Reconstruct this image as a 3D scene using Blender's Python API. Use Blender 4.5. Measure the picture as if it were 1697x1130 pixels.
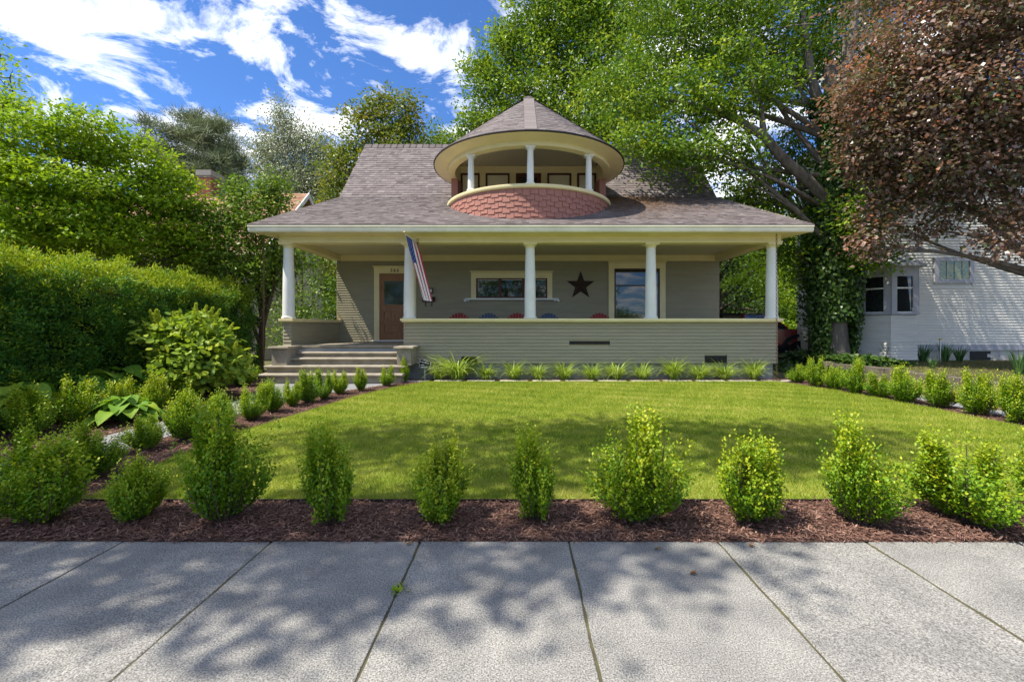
import bpy, math, random
import numpy as np
from mathutils import Vector
rad = math.radians
scene = bpy.context.scene
for o in list(bpy.data.objects): bpy.data.objects.remove(o)
COL = scene.collection
# ------------------------------------------------------------------ camera
FPX, CX, CY, CAMZ = 754.0, 862.0, 540.0, 1.5
cd = bpy.data.cameras.new('camera'); cam = bpy.data.objects.new('camera', cd); COL.objects.link(cam)
cam.location = (0, 0, CAMZ); cam.rotation_euler = (rad(90), 0, 0)
cd.sensor_width = 36; cd.lens = FPX/1697*36
cd.shift_x = (848.5-CX)/1697; cd.shift_y = (CY-565)/1697
cd.clip_start = .05; cd.clip_end = 3000
scene.camera = cam
# ------------------------------------------------------------------ sky, sun, exposure
SUN = Vector((1, .36, -1.9)).normalized()          # direction the light travels
elev = math.asin(-SUN.z)
w = bpy.data.worlds.new('World'); scene.world = w; w.use_nodes = True
nt = w.node_tree; nt.nodes.clear()
def wn(t, **k):
    n = nt.nodes.new(t)
    for a, b in k.items(): setattr(n, a, b)
    return n
sky = wn('ShaderNodeTexSky', sky_type='NISHITA', sun_disc=False, sun_elevation=elev,
         sun_rotation=math.atan2(-SUN.x, -SUN.y), altitude=1500, air_density=1.0, dust_density=.1, ozone_density=4.0)
bg = wn('ShaderNodeBackground'); bg.inputs[1].default_value = .15
out = wn('ShaderNodeOutputWorld')
tc = wn('ShaderNodeTexCoord'); sp = wn('ShaderNodeSeparateXYZ'); nt.links.new(tc.outputs['Generated'], sp.inputs[0])
mx = wn('ShaderNodeMath', operation='MAXIMUM'); nt.links.new(sp.outputs['Z'], mx.inputs[0]); mx.inputs[1].default_value = 0.0
ad = wn('ShaderNodeMath', operation='ADD'); nt.links.new(mx.outputs[0], ad.inputs[0]); ad.inputs[1].default_value = .16
dv = [wn('ShaderNodeMath', operation='DIVIDE') for _ in range(2)]
for d, s in zip(dv, 'XY'): nt.links.new(sp.outputs[s], d.inputs[0]); nt.links.new(ad.outputs[0], d.inputs[1])
cb = wn('ShaderNodeCombineXYZ'); nt.links.new(dv[0].outputs[0], cb.inputs[0]); nt.links.new(dv[1].outputs[0], cb.inputs[1]); cb.inputs[2].default_value = 8.8
n1 = wn('ShaderNodeTexNoise'); n1.inputs['Scale'].default_value = 3.4; n1.inputs['Detail'].default_value = 9; n1.inputs['Roughness'].default_value = .66; n1.inputs['Distortion'].default_value = .5
nt.links.new(cb.outputs[0], n1.inputs['Vector'])
cr = wn('ShaderNodeValToRGB'); cr.color_ramp.elements[0].position = .465; cr.color_ramp.elements[1].position = .615
nt.links.new(n1.outputs['Fac'], cr.inputs[0])
mxc = wn('ShaderNodeMix', data_type='RGBA'); nt.links.new(cr.outputs[0], mxc.inputs['Factor'])
tint = wn('ShaderNodeMix', data_type='RGBA', blend_type='MULTIPLY'); tint.inputs['Factor'].default_value = 1; tint.inputs['B'].default_value = (.46, .66, .90, 1)
nt.links.new(sky.outputs[0], tint.inputs['A']); nt.links.new(tint.outputs['Result'], mxc.inputs['A']); mxc.inputs['B'].default_value = (7.4, 7.5, 7.7, 1)
nt.links.new(mxc.outputs['Result'], bg.inputs[0]); nt.links.new(bg.outputs[0], out.inputs[0])
sd = bpy.data.lights.new('sun', 'SUN'); sd.energy = 5.0; sd.angle = rad(.55); sd.color = (1, .94, .81)
sun = bpy.data.objects.new('sun', sd); COL.objects.link(sun); sun.location = (-20, 0, 40)
sun.rotation_euler = SUN.to_track_quat('-Z', 'Y').to_euler()
vs = scene.view_settings; vs.view_transform = 'Standard'; vs.look = 'None'; vs.gamma = 1; vs.exposure = .72
scene.render.engine = 'CYCLES'
# ------------------------------------------------------------------ helpers: space
def Gz(y): return .14*min(max((y-3.9)/6.6, 0), 1)
def W(px, py, Y): return Vector(((px-CX)*Y/FPX, Y, CAMZ-(py-CY)*Y/FPX))
def G(px, py):                                       # point of the ground seen at a pixel
    y = 5.0
    for _ in range(40): y = FPX*(CAMZ-Gz(y))/(py-CY)
    return Vector(((px-CX)*y/FPX, y, Gz(y)))
# ------------------------------------------------------------------ helpers: materials
def nodes(m):
    m.use_nodes = True; t = m.node_tree; t.nodes.clear(); return t
def mat(name, c1, c2=None, scale=6, rough=.6, bump=0, bscale=60, spec=.3, metal=0, stretch=(1, 1, 1), detail=5, lo=.35, hi=.65, fine=0, fscale=300, coat=0):
    m = bpy.data.materials.new(name); t = nodes(m); L = t.links.new
    o = t.nodes.new('ShaderNodeOutputMaterial'); p = t.nodes.new('ShaderNodeBsdfPrincipled'); L(p.outputs[0], o.inputs[0])
    p.inputs['Roughness'].default_value = rough; p.inputs['Metallic'].default_value = metal
    p.inputs['Specular IOR Level'].default_value = spec; p.inputs['Coat Weight'].default_value = coat
    g = t.nodes.new('ShaderNodeNewGeometry'); mp = t.nodes.new('ShaderNodeMapping'); mp.inputs['Scale'].default_value = stretch
    L(g.outputs['Position'], mp.inputs[0])
    if c2 is None: c2 = tuple(c*.82 for c in c1)
    n = t.nodes.new('ShaderNodeTexNoise'); n.inputs['Scale'].default_value = scale; n.inputs['Detail'].default_value = detail; n.inputs['Roughness'].default_value = .6
    L(mp.outputs[0], n.inputs['Vector'])
    r = t.nodes.new('ShaderNodeValToRGB'); e = r.color_ramp.elements
    e[0].position = lo; e[1].position = hi; e[0].color = (*c1, 1); e[1].color = (*c2, 1); L(n.outputs['Fac'], r.inputs[0])
    col = r.outputs[0]
    if fine:
        n3 = t.nodes.new('ShaderNodeTexNoise'); n3.inputs['Scale'].default_value = fscale; n3.inputs['Detail'].default_value = 2; L(mp.outputs[0], n3.inputs['Vector'])
        mr = t.nodes.new('ShaderNodeMapRange'); mr.inputs['From Min'].default_value = .3; mr.inputs['From Max'].default_value = .7
        mr.inputs['To Min'].default_value = 1-fine; mr.inputs['To Max'].default_value = 1+fine; L(n3.outputs['Fac'], mr.inputs[0])
        v = t.nodes.new('ShaderNodeVectorMath'); v.operation = 'SCALE'; L(col, v.inputs[0]); L(mr.outputs[0], v.inputs['Scale']); col = v.outputs[0]
    L(col, p.inputs['Base Color'])
    if bump:
        n2 = t.nodes.new('ShaderNodeTexNoise'); n2.inputs['Scale'].default_value = bscale; n2.inputs['Detail'].default_value = 4; L(mp.outputs[0], n2.inputs['Vector'])
        b = t.nodes.new('ShaderNodeBump'); b.inputs['Strength'].default_value = bump; b.inputs['Distance'].default_value = .01
        L(n2.outputs['Fac'], b.inputs['Height']); L(b.outputs[0], p.inputs['Normal'])
    return m
def attr_mat(name, cols, rough=.5, spec=.3, trans=0, tcol=None, hue=0.0, bump=0):
    """colour from the per-face value 'v' through a ramp; optional translucency for leaves"""
    m = bpy.data.materials.new(name); t = nodes(m); L = t.links.new
    o = t.nodes.new('ShaderNodeOutputMaterial'); p = t.nodes.new('ShaderNodeBsdfPrincipled')
    p.inputs['Roughness'].default_value = rough; p.inputs['Specular IOR Level'].default_value = spec
    a = t.nodes.new('ShaderNodeAttribute'); a.attribute_name = 'v'
    f = a.outputs['Fac']
    if hue:
        oi = t.nodes.new('ShaderNodeObjectInfo'); q = t.nodes.new('ShaderNodeMath'); q.operation = 'MULTIPLY_ADD'
        L(oi.outputs['Random'], q.inputs[0]); q.inputs[1].default_value = hue; L(f, q.inputs[2])
        s = t.nodes.new('ShaderNodeMath'); s.operation = 'SUBTRACT'; L(q.outputs[0], s.inputs[0]); s.inputs[1].default_value = hue/2; f = s.outputs[0]
    r = t.nodes.new('ShaderNodeValToRGB'); e = r.color_ramp.elements
    while len(e) < len(cols): e.new(.5)
    for i, c in enumerate(cols): e[i].position = i/(len(cols)-1); e[i].color = (*c, 1)
    L(f, r.inputs[0]); L(r.outputs[0], p.inputs['Base Color'])
    if trans:
        tr = t.nodes.new('ShaderNodeBsdfTranslucent'); mixc = t.nodes.new('ShaderNodeMix'); mixc.data_type = 'RGBA'; mixc.blend_type = 'MULTIPLY'
        mixc.inputs['Factor'].default_value = 1; L(r.outputs[0], mixc.inputs['A']); mixc.inputs['B'].default_value = (*(tcol or (1.5, 1.45, .7)), 1)
        L(mixc.outputs['Result'], tr.inputs[0]); ms = t.nodes.new('ShaderNodeMixShader'); ms.inputs[0].default_value = trans
        L(p.outputs[0], ms.inputs[1]); L(tr.outputs[0], ms.inputs[2]); L(ms.outputs[0], o.inputs[0])
    else: L(p.outputs[0], o.inputs[0])
    return m
def glass(name, tint=(.015, .018, .02), rough=.02):
    m = bpy.data.materials.new(name); t = nodes(m); L = t.links.new
    o = t.nodes.new('ShaderNodeOutputMaterial'); p = t.nodes.new('ShaderNodeBsdfPrincipled'); L(p.outputs[0], o.inputs[0])
    p.inputs['Base Color'].default_value = (*tint, 1); p.inputs['Roughness'].default_value = rough; p.inputs['Specular IOR Level'].default_value = .9
    return m
M = dict(
 siding=mat('olive siding paint', (.335, .30, .20), (.295, .265, .178), 3, .55, .1, 40, stretch=(.4, .4, 3)),
 cream=mat('cream trim paint', (.80, .69, .39), (.73, .625, .35), 2, .5, .05, 30),
 gutter=mat('ivory gutter', (.86, .79, .63), None, 2, .4),
 white=mat('white paint', (.80, .785, .74), (.73, .72, .68), 3, .45, .05, 30),
 ceil=mat('ceiling paint', (.64, .58, .42), (.58, .53, .38), 60, .6, .3, 40, stretch=(1, .02, 1)),
 roofdeck=mat('roof underlay', (.10, .09, .085), None, 5, .9),
 shingle=attr_mat('roof shingle', [(.105, .088, .088), (.165, .14, .138), (.235, .205, .198)], .9, .15),
 redsh=mat('terracotta painted shingle', (.37, .165, .125), (.31, .135, .105), 9, .65, .3, 60, stretch=(3, 3, .6)),
 dark=mat('dark bronze metal', (.025, .018, .016), None, 8, .5),
 concrete=mat('weathered concrete', (.33, .29, .23), (.23, .20, .155), 4, .8, .4, 90, fine=.25, fscale=120),
 found=mat('foundation concrete', (.30, .31, .32), (.22, .225, .235), 4, .85, .4, 60),
 walk=mat('exposed sidewalk concrete', (.28, .268, .248), (.175, .17, .163), 2.6, .85, .6, 110, fine=.65, fscale=135, lo=.33, hi=.68, detail=8),
 path=mat('path concrete', (.25, .25, .25), (.19, .19, .2), 2, .85, .4, 150, fine=.3, fscale=160),
 stone=mat('pale paver', (.58, .53, .46), (.46, .42, .36), 5, .85, .3, 80, fine=.15),
 joint=mat('joint dirt', (.065, .055, .035), (.10, .095, .04), 9, .95, .5, 80),
 door=mat('stained oak door', (.34, .165, .075), (.20, .09, .042), 5, .4, .15, 40, stretch=(9, 9, .7)),
 maroon=mat('dark red window frame', (.085, .025, .018), None, 5, .45),
 blind=mat('window blind', (.68, .63, .48), (.62, .57, .43), 2, .7),
 black=mat('black iron', (.012, .011, .011), None, 20, .5),
 glass=glass('window glass'), glass2=glass('dark glass', (.008, .009, .009), .03), glassdoor=glass('door glass', (.012, .014, .012), .06),
 rusty=mat('rusty brown metal', (.055, .03, .022), (.03, .018, .014), 20, .6),
 chain=mat('copper chain', (.13, .075, .045), (.07, .045, .03), 30, .5, metal=.5),
 redplastic=mat('red plastic', (.30, .03, .03), None, 5, .4), blueplastic=mat('slate blue plastic', (.07, .10, .17), None, 5, .4),
 flagr=mat('flag red', (.50, .03, .05), None, 40, .7), flagw=mat('flag white', (.80, .79, .78), None, 40, .7), flagb=mat('flag blue', (.035, .06, .24), None, 40, .7),
 pole=mat('white pole', (.7, .68, .62), None, 10, .4), gold=mat('brass', (.45, .33, .12), None, 10, .35, metal=.8),
 bark=mat('tree bark', (.11, .08, .055), (.055, .042, .032), 9, .9, .9, 30, stretch=(1, 1, .25)),
 barkp=mat('grey bark', (.20, .17, .14), (.10, .085, .07), 8, .9, .9, 25, stretch=(1, 1, .25)),
 barkw=mat('birch bark', (.55, .53, .48), (.20, .18, .16), 5, .8, .4, 25, stretch=(1, 1, 3)),
 soil=mat('dry yard soil and grass', (.12, .105, .05), (.075, .085, .03), 2.2, .95, .6, 40, fine=.5, fscale=60),
 turf=mat('lawn turf', (.16, .22, .022), (.22, .255, .045), 1.4, .95, .8, 120, fine=.45, fscale=110),
 bed=mat('mulch base', (.052, .026, .02), (.085, .045, .034), 14, .95, .9, 60, fine=.5, fscale=90),
 straw=mat('dry straw mulch', (.36, .24, .125), (.24, .15, .08), 9, .95, .8, 60, fine=.45, fscale=80),
 edging=mat('black edging', (.012, .011, .01), None, 9, .6),
 nsiding=mat('white weathered siding', (.70, .67, .60), (.60, .575, .52), 3, .7, .1, 30, stretch=(.4, .4, 3)),
 ntrim=mat('grey blue trim', (.42, .42, .46), None, 3, .6), nfound=mat('white block foundation', (.52, .50, .46), (.40, .38, .34), 5, .85, .3, 30),
 nroof=mat('tan shingle', (.36, .21, .135), (.27, .155, .10), 6, .9, .2, 40), ntan=mat('beige wall', (.42, .38, .30), None, 3, .7),
 brick=mat('red brick', (.32, .105, .06), (.20, .07, .045), 7, .85, .4, 60), mortar=mat('mortar', (.30, .28, .25), None, 9, .9),
 block=mat('old concrete block', (.17, .145, .115), (.09, .08, .065), 5, .95, .8, 30),
 carred=mat('red car paint', (.36, .012, .015), None, 3, .25, spec=.5, coat=.6), plastic=mat('black plastic', (.018, .018, .02), None, 9, .55),
 tyre=mat('tyre rubber', (.015, .015, .015), None, 20, .8), alloy=mat('alloy', (.55, .55, .57), None, 9, .3, metal=.9), lampg=mat('headlamp', (.6, .6, .62), None, 9, .15, spec=.8),
 stained=mat('stained glass', (.30, .27, .08), (.05, .16, .14), 14, .2, spec=.8), hose=mat('brown hose', (.06, .035, .025), None, 9, .5),
 signb=mat('black sign', (.012, .012, .014), None, 9, .4), flower=mat('yellow marker', (.6, .35, .03), None, 9, .5),
)
G3 = (.055, .12, .012)
LM = dict(
 box=attr_mat('boxwood leaf', [(.055, .16, .008), (.165, .29, .012), (.44, .46, .022)], .45, .22, .26, hue=.16),
 yew=attr_mat('yew needle', [(.03, .10, .018), (.075, .19, .022), (.34, .41, .02)], .55, .2, .25),
 dogwood=attr_mat('dogwood leaf', [(.09, .20, .012), (.21, .325, .016), (.40, .47, .035)], .5, .2, .38),
 lilac=attr_mat('lilac leaf', [(.055, .13, .016), (.125, .215, .024), (.27, .335, .045)], .45, .25, .28),
 pine=attr_mat('pine needle', [(.12, .15, .08), (.18, .215, .11), (.27, .285, .14)], .6, .2, .15, (1.1, 1.1, .9)),
 birch=attr_mat('birch leaf', [(.16, .195, .10), (.25, .28, .16), (.36, .38, .24)], .45, .3, .25, (1.2, 1.2, .9)),
 green=attr_mat('ash leaf', [(.06, .135, .012), (.155, .26, .018), (.35, .42, .035)], .45, .25, .28),
 green2=attr_mat('walnut leaf', [(.05, .12, .012), (.14, .245, .018), (.34, .41, .035)], .45, .25, .28),
 seed=attr_mat('maple leaf with keys', [(.085, .14, .018), (.165, .215, .03), (.36, .26, .08)], .45, .25, .3),
 copper=attr_mat('copper maple leaf', [(.07, .115, .025), (.14, .14, .06), (.23, .16, .125), (.33, .225, .19), (.50, .23, .12)], .35, .5, .34, (1.4, 1.0, .7)),
 ivy=attr_mat('ivy leaf', [(.022, .06, .012), (.05, .105, .016), (.13, .20, .03)], .4, .3, .2),
 grass=attr_mat('lawn blade', [(.13, .21, .018), (.30, .36, .032), (.56, .50, .18)], .55, .18, .3),
 tuft=attr_mat('ornamental grass blade', [(.15, .25, .02), (.29, .39, .05), (.48, .54, .28)], .45, .3, .32),
 iris=attr_mat('iris leaf', [(.04, .10, .03), (.08, .17, .05), (.17, .27, .09)], .4, .3, .2),
 hosta=attr_mat('hosta leaf', [(.08, .20, .03), (.16, .30, .035), (.32, .42, .04)], .6, .15, .32),
 hyd=attr_mat('oakleaf leaf', [(.11, .21, .03), (.23, .33, .035), (.43, .48, .05)], .45, .25, .32),
 chip=attr_mat('mulch chip', [(.06, .028, .022), (.17, .088, .066), (.36, .23, .18)], .85, .2),
 straw=attr_mat('straw chip', [(.16, .09, .05), (.32, .21, .11), (.50, .36, .21)], .85, .2),
 litter=attr_mat('needle litter', [(.07, .035, .015), (.17, .085, .035), (.26, .15, .06)], .9, .15),
)
# ------------------------------------------------------------------ helpers: meshes and objects
class MB:
    def __init__(s): s.v = []; s.f = []; s.m = []; s.a = []
    def add(s, vs, fs, mi=0, a=.5):
        n = len(s.v); s.v += [tuple(p) for p in vs]
        for f in fs: s.f.append([n+i for i in f]); s.m.append(mi); s.a.append(a)
        return s
    def box(s, x0, x1, y0, y1, z0, z1, mi=0, a=.5):
        return s.add([(x, y, z) for z in (z0, z1) for y in (y0, y1) for x in (x0, x1)],
                     [(0, 2, 3, 1), (4, 5, 7, 6), (0, 1, 5, 4), (2, 6, 7, 3), (0, 4, 6, 2), (1, 3, 7, 5)], mi, a)
    def prism(s, poly, d, mi=0, a=.5):              # poly: list of 3D points, extruded by vector d
        n = len(poly); d = Vector(d); p = [Vector(q) for q in poly]
        return s.add(p+[q+d for q in p], [tuple(range(n))[::-1], tuple(range(n, 2*n))]+[(i, (i+1) % n, n+(i+1) % n, n+i) for i in range(n)], mi, a)
    def revolve(s, prof, c=(0, 0), n=24, p0=0, p1=2*math.pi, closed=False, mi=0):
        full = abs(p1-p0-2*math.pi) < 1e-6; k = n if full else n+1; m = len(prof)
        vs = [(c[0]+r*math.sin(p0+(p1-p0)*i/n), c[1]-r*math.cos(p0+(p1-p0)*i/n), z) for i in range(k) for r, z in prof]
        fs = []
        for i in range(n):
            j = (i+1) % k
            for q in range(m if closed else m-1): fs.append((i*m+q, j*m+q, j*m+(q+1) % m, i*m+(q+1) % m))
        if closed and not full: fs += [tuple(range(m)), tuple(range((k-1)*m, k*m))[::-1]]
        return s.add(vs, fs, mi)
    def tube(s, pts, r, n=6, mi=0, cap=True):
        pts = [Vector(p) for p in pts]; rr = r if isinstance(r, (list, tuple)) else [r]*len(pts); vs = []
        up = None
        for i, p in enumerate(pts):
            d = (pts[min(i+1, len(pts)-1)]-pts[max(i-1, 0)]).normalized()
            if up is None: up = d.orthogonal().normalized()
            up = (up-d*up.dot(d)).normalized(); b = d.cross(up)
            vs += [p+(up*math.cos(2*math.pi*k/n)+b*math.sin(2*math.pi*k/n))*rr[i] for k in range(n)]
        fs = [(i*n+k, i*n+(k+1) % n, (i+1)*n+(k+1) % n, (i+1)*n+k) for i in range(len(pts)-1) for k in range(n)]
        if cap: fs += [tuple(range(n))[::-1], tuple(range((len(pts)-1)*n, len(pts)*n))]
        return s.add(vs, fs, mi)
WL = {}
def wl(o): return WL.get(o.name, Vector((0, 0, 0))) if o else Vector((0, 0, 0))
def link(o, parent, loc):
    COL.objects.link(o); loc = Vector(loc)
    WL[o.name] = loc.copy()
    if parent: o.parent = parent; o.location = loc-wl(parent)
    else: o.location = loc
    return o
def tag(o, label=None, cat=None, group=None, kind=None):
    for k, v in (('label', label), ('category', cat), ('group', group), ('kind', kind)):
        if v: o[k] = v
    return o
def mesh(name, mb, mats, smooth=None, off=(0, 0, 0)):
    me = bpy.data.meshes.new(name); off = Vector(off)
    me.from_pydata([(a-off.x, b-off.y, c-off.z) for a, b, c in mb.v], [], mb.f)
    for m in (mats if isinstance(mats, (list, tuple)) else [mats]): me.materials.append(m)
    if any(mb.m): me.polygons.foreach_set('material_index', mb.m)
    if any(x != .5 for x in mb.a):
        at = me.attributes.new('v', 'FLOAT', 'FACE'); at.data.foreach_set('value', mb.a)
    if smooth:
        me.polygons.foreach_set('use_smooth', [True]*len(me.polygons)); me.set_sharp_from_angle(angle=rad(smooth))
    me.update(); return me
def part(name, mb, mats, parent=None, smooth=None):
    A = np.array(mb.v); lo = A.min(0); hi = A.max(0); c = Vector(((lo[0]+hi[0])/2, (lo[1]+hi[1])/2, lo[2]))
    return link(bpy.data.objects.new(name, mesh(name, mb, mats, smooth, c)), parent, c)
def box(name, x0, x1, y0, y1, z0, z1, m, parent=None): return part(name, MB().box(x0, x1, y0, y1, z0, z1), m, parent)
def empty(name, loc): 
    o = bpy.data.objects.new(name, None); o.empty_display_size = .2; return link(o, None, loc)
def copy_tree(o, parent=None):
    c = o.copy(); COL.objects.link(c)
    if parent: c.parent = parent
    for ch in list(o.children): copy_tree(ch, c)
    return c
def npmesh(name, V, F, vals, m):
    """V (n,3), F (k, q) with q verts per face, vals one per face"""
    me = bpy.data.meshes.new(name); k, q = F.shape
    me.vertices.add(len(V)); me.vertices.foreach_set('co', V.astype(np.float32).ravel())
    me.loops.add(k*q); me.loops.foreach_set('vertex_index', F.astype(np.int32).ravel())
    me.polygons.add(k); me.polygons.foreach_set('loop_start', np.arange(0, k*q, q, dtype=np.int32))
    me.materials.append(m); me.update(calc_edges=True)
    at = me.attributes.new('v', 'FLOAT', 'FACE'); at.data.foreach_set('value', np.clip(vals, .01, .99).astype(np.float32))
    return me
def nrm(a): return a/np.maximum(np.linalg.norm(a, axis=1, keepdims=True), 1e-9)
def leafmesh(name, P, A, N, L, Wd, vals, m, kind='diamond', cup=.12):
    n = len(P); A = nrm(A); B = nrm(np.cross(N, A)); N = np.cross(A, B); L = np.broadcast_to(L, n)[:, None]; Wd = np.broadcast_to(Wd, n)[:, None]
    if kind == 'diamond':
        V = np.stack([P, P+A*L*.45+B*Wd*.5+N*Wd*cup, P+A*L, P+A*L*.45-B*Wd*.5+N*Wd*cup], 1).reshape(-1, 3)
        F = np.arange(4*n).reshape(n, 4)
    elif kind == 'tri':
        V = np.stack([P-B*Wd*.5, P+B*Wd*.5, P+A*L], 1).reshape(-1, 3); F = np.arange(3*n).reshape(n, 3)
    else:
        V = np.stack([P, P+A*L*.28+B*Wd*.46+N*Wd*cup, P+A*L*.72+B*Wd*.44+N*Wd*cup, P+A*L, P+A*L*.72-B*Wd*.44+N*Wd*cup, P+A*L*.28-B*Wd*.46+N*Wd*cup], 1).reshape(-1, 3)
        b = np.arange(n)[:, None]*6; F = np.concatenate([b+np.array([[0, 1, 2, 3]]), b+np.array([[3, 4, 5, 0]])], 1).reshape(-1, 4); vals = np.repeat(vals, 2)
    return npmesh(name, V, F, vals, m)
def wrap(name, me, parent, loc): return link(bpy.data.objects.new(name, me), parent, loc)
# ================================================================== THE SETTING
def sheet(name, ys, xl, xr, dz, m, nx=1, parent=None):
    mb = MB(); k = nx+1
    vs = [((xl(y)+(xr(y)-xl(y))*i/nx), y, Gz(y)+dz) for y in ys for i in range(k)]
    mb.add(vs, [(j*k+i, j*k+i+1, (j+1)*k+i+1, (j+1)*k+i) for j in range(len(ys)-1) for i in range(nx)])
    return part(name, mb, m, parent)
def lerp(tab):
    xs = [t[0] for t in tab]; v = [t[1] for t in tab]
    return lambda y: float(np.interp(y, xs, v))
YS = [3.9+i*(10.5-3.9)/22 for i in range(23)]
tag(sheet('ground', [-150, 0, 3.9]+YS[1:]+[12, 40, 900], lambda y: -900, lambda y: 900, -.03, M['soil']), kind='structure')
# sidewalk: separate slabs over a dirt joint bed
swk = box('sidewalk', -14, 14, -2.2, 3.16, -.029, -.007, M['joint']); tag(swk, kind='structure')
rs = random.Random(5); jx = [(204-CX)*3.168/FPX + 1.035*i for i in range(-9, 14)]
for i in range(len(jx)-1):
    for y0, y1 in ((-2.2, .2), (.21, 3.165)):
        mb = MB(); a, b = jx[i]+.002+rs.uniform(0, .002), jx[i+1]-.002-rs.uniform(0, .002); z = rs.uniform(-.003, .003); ti = rs.uniform(-.003, .003)
        n = 26; L_ = []; R_ = []
        for q in range(n+1):
            yy = y0+(y1-y0)*q/n; L_.append((a+rs.uniform(0, .008), yy)); R_.append((b-rs.uniform(0, .008), yy))
        vs = []
        for (xa, yy), (xb, _) in zip(L_, R_): vs += [(xa, yy, -.026), (xa+.001, yy, z-.003), (xa+.005, yy, z), (xb-.005, yy, z+ti), (xb-.001, yy, z+ti-.003), (xb, yy, -.026)]
        mb.add(vs, [(q*6+c, q*6+c+1, (q+1)*6+c+1, (q+1)*6+c) for q in range(n) for c in range(5)]+[tuple(range(6))[::-1], tuple(range(n*6, n*6+6))])
        mb.f = [f[::-1] for f in mb.f]
        part('slab', mb, M['walk'], swk)
tag(box('road', -60, 60, -12, -4.2, -.028, -.012, M['path']), kind='structure')
# lawn outline
lt = [G(*p) for p in ((130, 833), (215, 790), (290, 757), (400, 715), (500, 685), (590, 657), (650, 643), (697, 635))]
rt = [G(*p) for p in ((1697, 708), (1611, 691), (1551, 678), (1485, 666), (1418, 652), (1340, 641), (1289, 633))]
lawn_l = lerp([(p.y, p.x) for p in lt]); lawn_r = lerp([(3.8, 8.2), (5.2, 7.55)]+[(p.y, p.x) for p in rt])
Y0, Y1 = 3.885, 11.02
LY = [Y0+(Y1-Y0)*i/30 for i in range(31)]
tag(sheet('lawn', LY, lawn_l, lawn_r, .008, M['turf'], 6), kind='structure')
path_l = lerp([(3.17, -5.75), (5.2, -5.55), (7.5, -5.35), (9, -5.35), (10.7, -5.75)])
path_r = lerp([(3.17, -4.85), (5.2, -4.68), (7.5, -4.55), (9, -4.2), (10.7, -2.9)])
tag(sheet('garden_path', [3.17+.25*i for i in range(31)], path_l, path_r, .004, M['path'], 1), kind='structure')
tag(sheet('front_bed', [3.165, 3.5, 3.88], lambda y: -4.8, lambda y: 9, .0, M['bed'], 1), kind='structure')
tag(sheet('walk_bed', YS[:22]+[10.5, 11.0], path_r, lambda y: lawn_l(y), -.004, M['bed'], 1), kind='structure')
tag(sheet('hedge_bed', [3.2, 3.9]+YS[1:]+[12.6], lambda y: -9.5, lambda y: path_l(min(y, 10.7)), -.004, M['bed'], 1), kind='structure')
tag(sheet('house_bed', [11.0, 11.9], lambda y: -3, lambda y: 8.4, -.006, M['bed'], 1), kind='structure')
bed_r = lambda y: max(7.55, lawn_r(y)+.55)
tag(sheet('side_bed', [3.9]+YS[1:]+[11.0], lawn_r, bed_r, -.003, M['bed'], 1), kind='structure')
tag(sheet('side_walk', [3.17, 3.9]+YS[1:]+[11.8], lambda y: bed_r(y), lambda y: bed_r(y)+.42, .006, M['path'], 1), kind='structure')
tag(sheet('side_strip', [3.17, 3.9]+YS[1:]+[11.8], lambda y: bed_r(y)+.42, lambda y: 10.2, -.002, M['straw'], 1), kind='structure')
# neighbour's raised yard
mb = MB(); ny = [5.5, 9, 12, 15, 18, 24]
mb.add([(x, y, .36+.0*y) for y in ny for x in (9.45, 40)], [(2*i, 2*i+1, 2*i+3, 2*i+2) for i in range(len(ny)-1)])
tag(part('neighbour_yard', mb, M['soil']), kind='structure')
# ================================================================== THE HOUSE
HX, YF, YW = .256, 11.7, 14.8
house = tag(empty('house', (HX, YW, .14)), 'olive clapboard bungalow with wide columned porch and round turret balcony', 'house')
BM_ = {}
def siding(parent, O, u, n, L, z0, z1, exp, m, holes=(), tb=.022):
    """lap boards from z0 up; O is the start point of the wall line, u runs along it, n points out"""
    O, u, n = Vector(O), Vector(u), Vector(n); k = int(math.ceil((z1-z0)/exp-1e-6))
    for i in range(k):
        a = z0+i*exp; b = min(a+exp, z1); segs = [(0, L)]
        for h0, h1, g0, g1 in holes:
            if a < g1-.003 and b > g0+.003: segs = [q for s0, s1 in segs for q in ((s0, min(s1, h0)), (max(s0, h1), s1)) if q[1]-q[0] > .01]
        for s0, s1 in segs:
            key = (round(s1-s0, 3), round(b-a, 3), tuple(u), m.name)
            if key not in BM_:
                mb = MB().prism([n*0, n*tb, n*.004+Vector((0, 0, max(b-a-.010, .004))), Vector((0, 0, max(b-a-.010, .004)))], u*(s1-s0))
                if u.cross(n).z > 0: pass
                BM_[key] = mesh('clapboard', mb, m)
            p = O+u*s0; link(bpy.data.objects.new('clapboard', BM_[key]), parent, (p.x, p.y, a))
XL, XR = HX-6.21, HX+6.21
# foundation, floor
box('foundation', XL+3.05, XR+.04, YF+.02, YF+.3, .02, .54, M['found'], house)
box('foundation', XL, XL+3.05, 11.9, 12.1, .02, .9, M['found'], house)
fl = box('porch_floor', XL, XR, YF-.03, YW-.02, .93, 1.0, M['concrete'], house)
box('floor_nosing', XL+.3, XL+3.05, YF-.07, YF-.032, .955, 1.002, M['concrete'], fl)
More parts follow.
